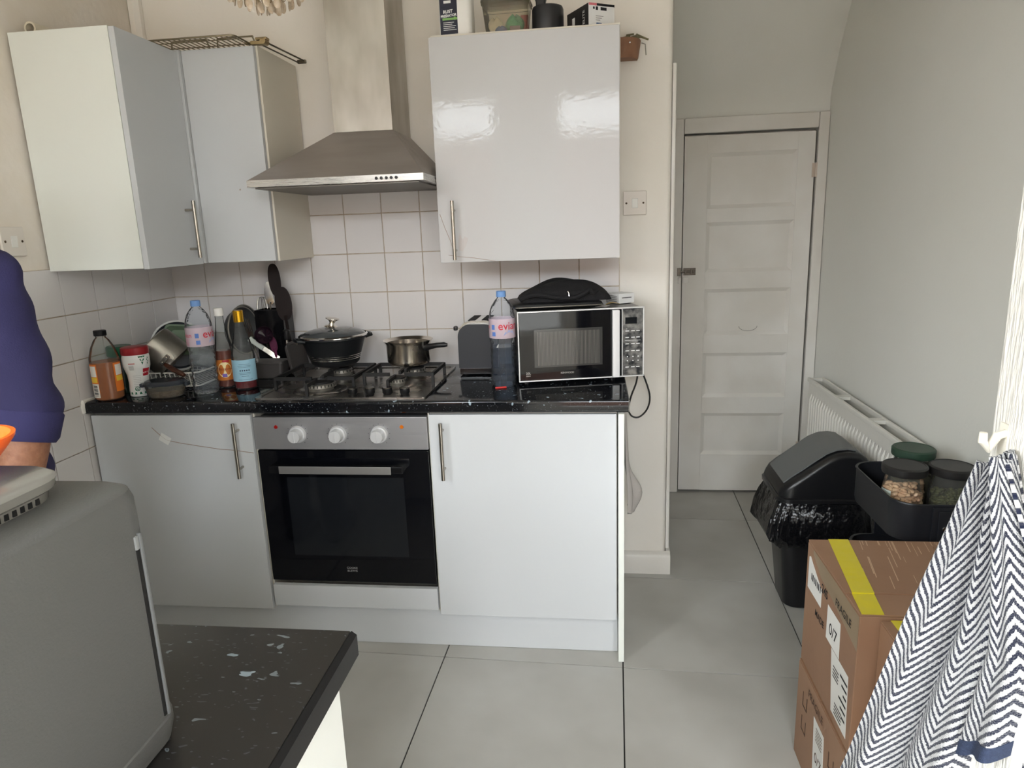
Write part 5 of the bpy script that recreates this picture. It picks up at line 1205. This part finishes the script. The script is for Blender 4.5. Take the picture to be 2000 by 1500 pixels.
# ------------------------------------------------------------------ person at the left edge
def vox(mb, name, m_, parent, size, smooth=6):
    me = mb.mesh('tmp'); o = bpy.data.objects.new('tmp', me); C.objects.link(o)
    r = o.modifiers.new('r', 'REMESH'); r.mode = 'VOXEL'; r.voxel_size = size
    s = o.modifiers.new('s', 'SMOOTH'); s.factor = .5; s.iterations = smooth
    dg = bpy.context.evaluated_depsgraph_get(); nm = bpy.data.meshes.new_from_object(o.evaluated_get(dg)); nm.name = name
    bpy.data.objects.remove(o); nm.materials.clear(); nm.materials.append(m_)
    nm.polygons.foreach_set('use_smooth', [True]*len(nm.polygons))
    q = bpy.data.objects.new(name, nm); C.objects.link(q); q.parent = parent; return q
def limb(mb, P, R, n=18, sx=1.0, sy=1.0):
    P = [Vector(p) for p in P]
    mb.tube(P, list(R), n)
    for p, r in zip(P, R): mb.ball(p, r, r, r, 14, 10)
    return mb
def ellip(mb, c, rx, ry, rz): return mb.ball(c, rx, ry, rz, 20, 14)
pe = thing('person', 'person in a navy shirt with rolled sleeve leaning at the peninsula', 'person', (.40, -1.43, 0))
SKIN = mat('skin', (150, 104, 78), .55, var=(90, (128, 84, 62), .7), bump=(120, .3, .003), sss=.1)
def P_(x, y, z): return (x - .40, y + 1.43, z)
SHO, ELB, WRI = P_(.530, -1.43, 1.345), P_(.602, -1.460, 1.105), P_(.588, -1.545, .850)
SHO2, ELB2, WRI2 = P_(.262, -1.43, 1.345), P_(.19, -1.46, 1.10), P_(.20, -1.545, .850)
def arm(mb, s, e, w):
    s, e, w = Vector(s), Vector(e), Vector(w)
    limb(mb, [s, s.lerp(e, .5), e], [.052, .049, .045]); limb(mb, [e, e.lerp(w, .3), w], [.045, .046, .029])
def hand(mb, w, side):
    """relaxed hand hanging from wrist w; thumb towards -y, palm towards the body"""
    w = Vector(w); f = Vector((0, -.18, -1)).normalized(); a = Vector((0, 1, -.18)).normalized(); n = Vector((-side, 0, 0))
    i0 = len(mb.v); mb.ball((0, 0, 0), .016, .040, .050, 16, 10); mb.xf(Matrix.Translation(w + f*.055), i0)
    limb(mb, [w, w + f*.035], [.028, .022])
    k = w + f*.092
    for o_, L_ in ((-.030, .068), (-.010, .078), (.010, .074), (.029, .058)):
        b = k + a*o_; limb(mb, [b, b + f*L_*.45 + n*.006, b + f*L_*.80 + n*.020, b + f*L_*.95 + n*.032], [.0095, .0090, .0082, .0070], 10)
    b = w + f*.03 - a*.032; limb(mb, [b, b + f*.028 - a*.016 + n*.010, b + f*.060 - a*.018 + n*.018], [.0115, .0105, .0085], 10)
bm_ = MB()
ellip(bm_, P_(.40, -1.43, 1.26), .150, .100, .19); ellip(bm_, P_(.40, -1.43, 1.02), .135, .095, .16); ellip(bm_, P_(.40, -1.43, .92), .15, .105, .11)
limb(bm_, [SHO, P_(.40, -1.43, 1.37), SHO2], [.055, .075, .055]); limb(bm_, [P_(.40, -1.43, 1.36), P_(.40, -1.445, 1.49)], [.058, .052])
ellip(bm_, P_(.40, -1.46, 1.60), .076, .094, .118); ellip(bm_, P_(.40, -1.49, 1.54), .055, .060, .055)
limb(bm_, [P_(.40, -1.552, 1.605), P_(.40, -1.568, 1.573)], [.010, .014], 10)
for s in (-1, 1): ellip(bm_, P_(.40 + s*.078, -1.45, 1.59), .010, .020, .032)
arm(bm_, SHO, ELB, WRI); arm(bm_, SHO2, ELB2, WRI2); hand(bm_, WRI, 1); hand(bm_, WRI2, -1)
for s in (-1, 1): limb(bm_, [P_(.40 + s*.082, -1.43, .88), P_(.40 + s*.09, -1.44, .50), P_(.40 + s*.095, -1.42, .10)], [.085, .056, .038]); limb(bm_, [P_(.40 + s*.095, -1.41, .05), P_(.40 + s*.10, -1.55, .035)], [.038, .030])
vox(bm_, 'body', SKIN, pe, .0075, 5)
NAVY = mat('navy_shirt', (44, 42, 84), .85, bump=(380, .25, .002), var=(5, (36, 34, 70), .8))
sm_ = MB()
ellip(sm_, P_(.40, -1.43, 1.26), .172, .122, .21); ellip(sm_, P_(.40, -1.43, 1.02), .165, .122, .18); ellip(sm_, P_(.40, -1.43, .94), .172, .128, .12)
limb(sm_, [SHO, P_(.40, -1.43, 1.375), SHO2], [.072, .090, .072])
for s, e, w in ((SHO, ELB, WRI), (SHO2, ELB2, WRI2)):
    s, e, w = Vector(s), Vector(e), Vector(w)
    limb(sm_, [s, s.lerp(e, .35), s.lerp(e, .75), e], [.070, .064, .062, .060])
    c0 = e.lerp(w, .02); c1 = e.lerp(w, .12)
    limb(sm_, [c0, c1], [.060, .054])
sh = vox(sm_, 'shirt', NAVY, pe, .0085, 4)
for v in sh.data.vertices:
    c = v.co; k = 0.0035*math.sin(70*c.z + 25*c.x) + .003*math.sin(48*c.z - 40*c.y + 30*c.x); v.co = c + v.normal*k
for e, w in ((ELB, WRI), (ELB2, WRI2)):
    e, w = Vector(e), Vector(w); cf = MB().tube([e.lerp(w, .02), e.lerp(w, .05), e.lerp(w, .22), e.lerp(w, .26)], [.057, .0635, .0600, .054], 28)
    cf.build('cuff', NAVY, pe, 60)
cl = MB().tube([(P_(.40, -1.44, 1.445)[0] + .066*math.cos(2*PI*k/20), P_(.40, -1.44, 1.445)[1] + .070*math.sin(2*PI*k/20), 1.445 - .02*math.sin(2*PI*k/20)*-1) for k in range(20)], .014, 8, True); cl.build('collar', NAVY, pe)
tr = MB(); ellip(tr, P_(.40, -1.43, .90), .168, .124, .12)
for s in (-1, 1): limb(tr, [P_(.40 + s*.085, -1.43, .86), P_(.40 + s*.09, -1.44, .50), P_(.40 + s*.095, -1.42, .09)], [.098, .074, .062])
vox(tr, 'trousers', mat('dark_trousers', (40, 42, 48), .9), pe, .012, 4)
so = MB()
for s in (-1, 1): limb(so, [P_(.40 + s*.096, -1.39, .048), P_(.40 + s*.098, -1.48, .048), P_(.40 + s*.10, -1.58, .040)], [.047, .047, .040])
vox(so, 'shoes', mat('dark_shoes', (30, 28, 28), .5), pe, .010, 3)
hr = MB(); ellip(hr, P_(.40, -1.445, 1.645), .083, .096, .088); ellip(hr, P_(.40, -1.405, 1.59), .078, .058, .085)
vox(hr, 'hair', mat('black_hair', (24, 20, 18), .6, bump=(200, .6, .004)), pe, .010, 3)
LIP = mat('lips', (140, 84, 72), .5)
for s in (-1, 1):
    ey = MB().ball(P_(.40 + s*.030, -1.5375, 1.611), .0125, .0105, .0085, 14, 10).build('eye', mat('eye_white', (206, 198, 190), .25), pe)
    MB().ball(P_(.40 + s*.030, -1.5455, 1.611), .0055, .0030, .0055, 12, 8).build('iris', mat('dark_iris', (34, 22, 16), .15), ey)
    MB().tube([P_(.40 + s*.016, -1.5515, 1.630), P_(.40 + s*.030, -1.5490, 1.634), P_(.40 + s*.046, -1.5400, 1.630)], [.003, .0045, .002], 8).build('eyebrow', mat('black_hair', (24, 20, 18), .6), pe)
    MB().tube([P_(.40 + s*.017, -1.5440, 1.6165), P_(.40 + s*.030, -1.5480, 1.6205), P_(.40 + s*.043, -1.5405, 1.6165)], [.0025, .0045, .0025], 8).build('eyelid', SKIN, pe)
MB().tube([P_(.377, -1.5415, 1.5365), P_(.389, -1.5500, 1.5395), P_(.40, -1.5515, 1.5385), P_(.411, -1.5500, 1.5395), P_(.423, -1.5415, 1.5365)], [.002, .0042, .0045, .0042, .002], 8).build('upper_lip', LIP, pe)
MB().tube([P_(.380, -1.5410, 1.5335), P_(.40, -1.5505, 1.5300), P_(.420, -1.5410, 1.5335)], [.002, .0050, .002], 8).build('lower_lip', LIP, pe)
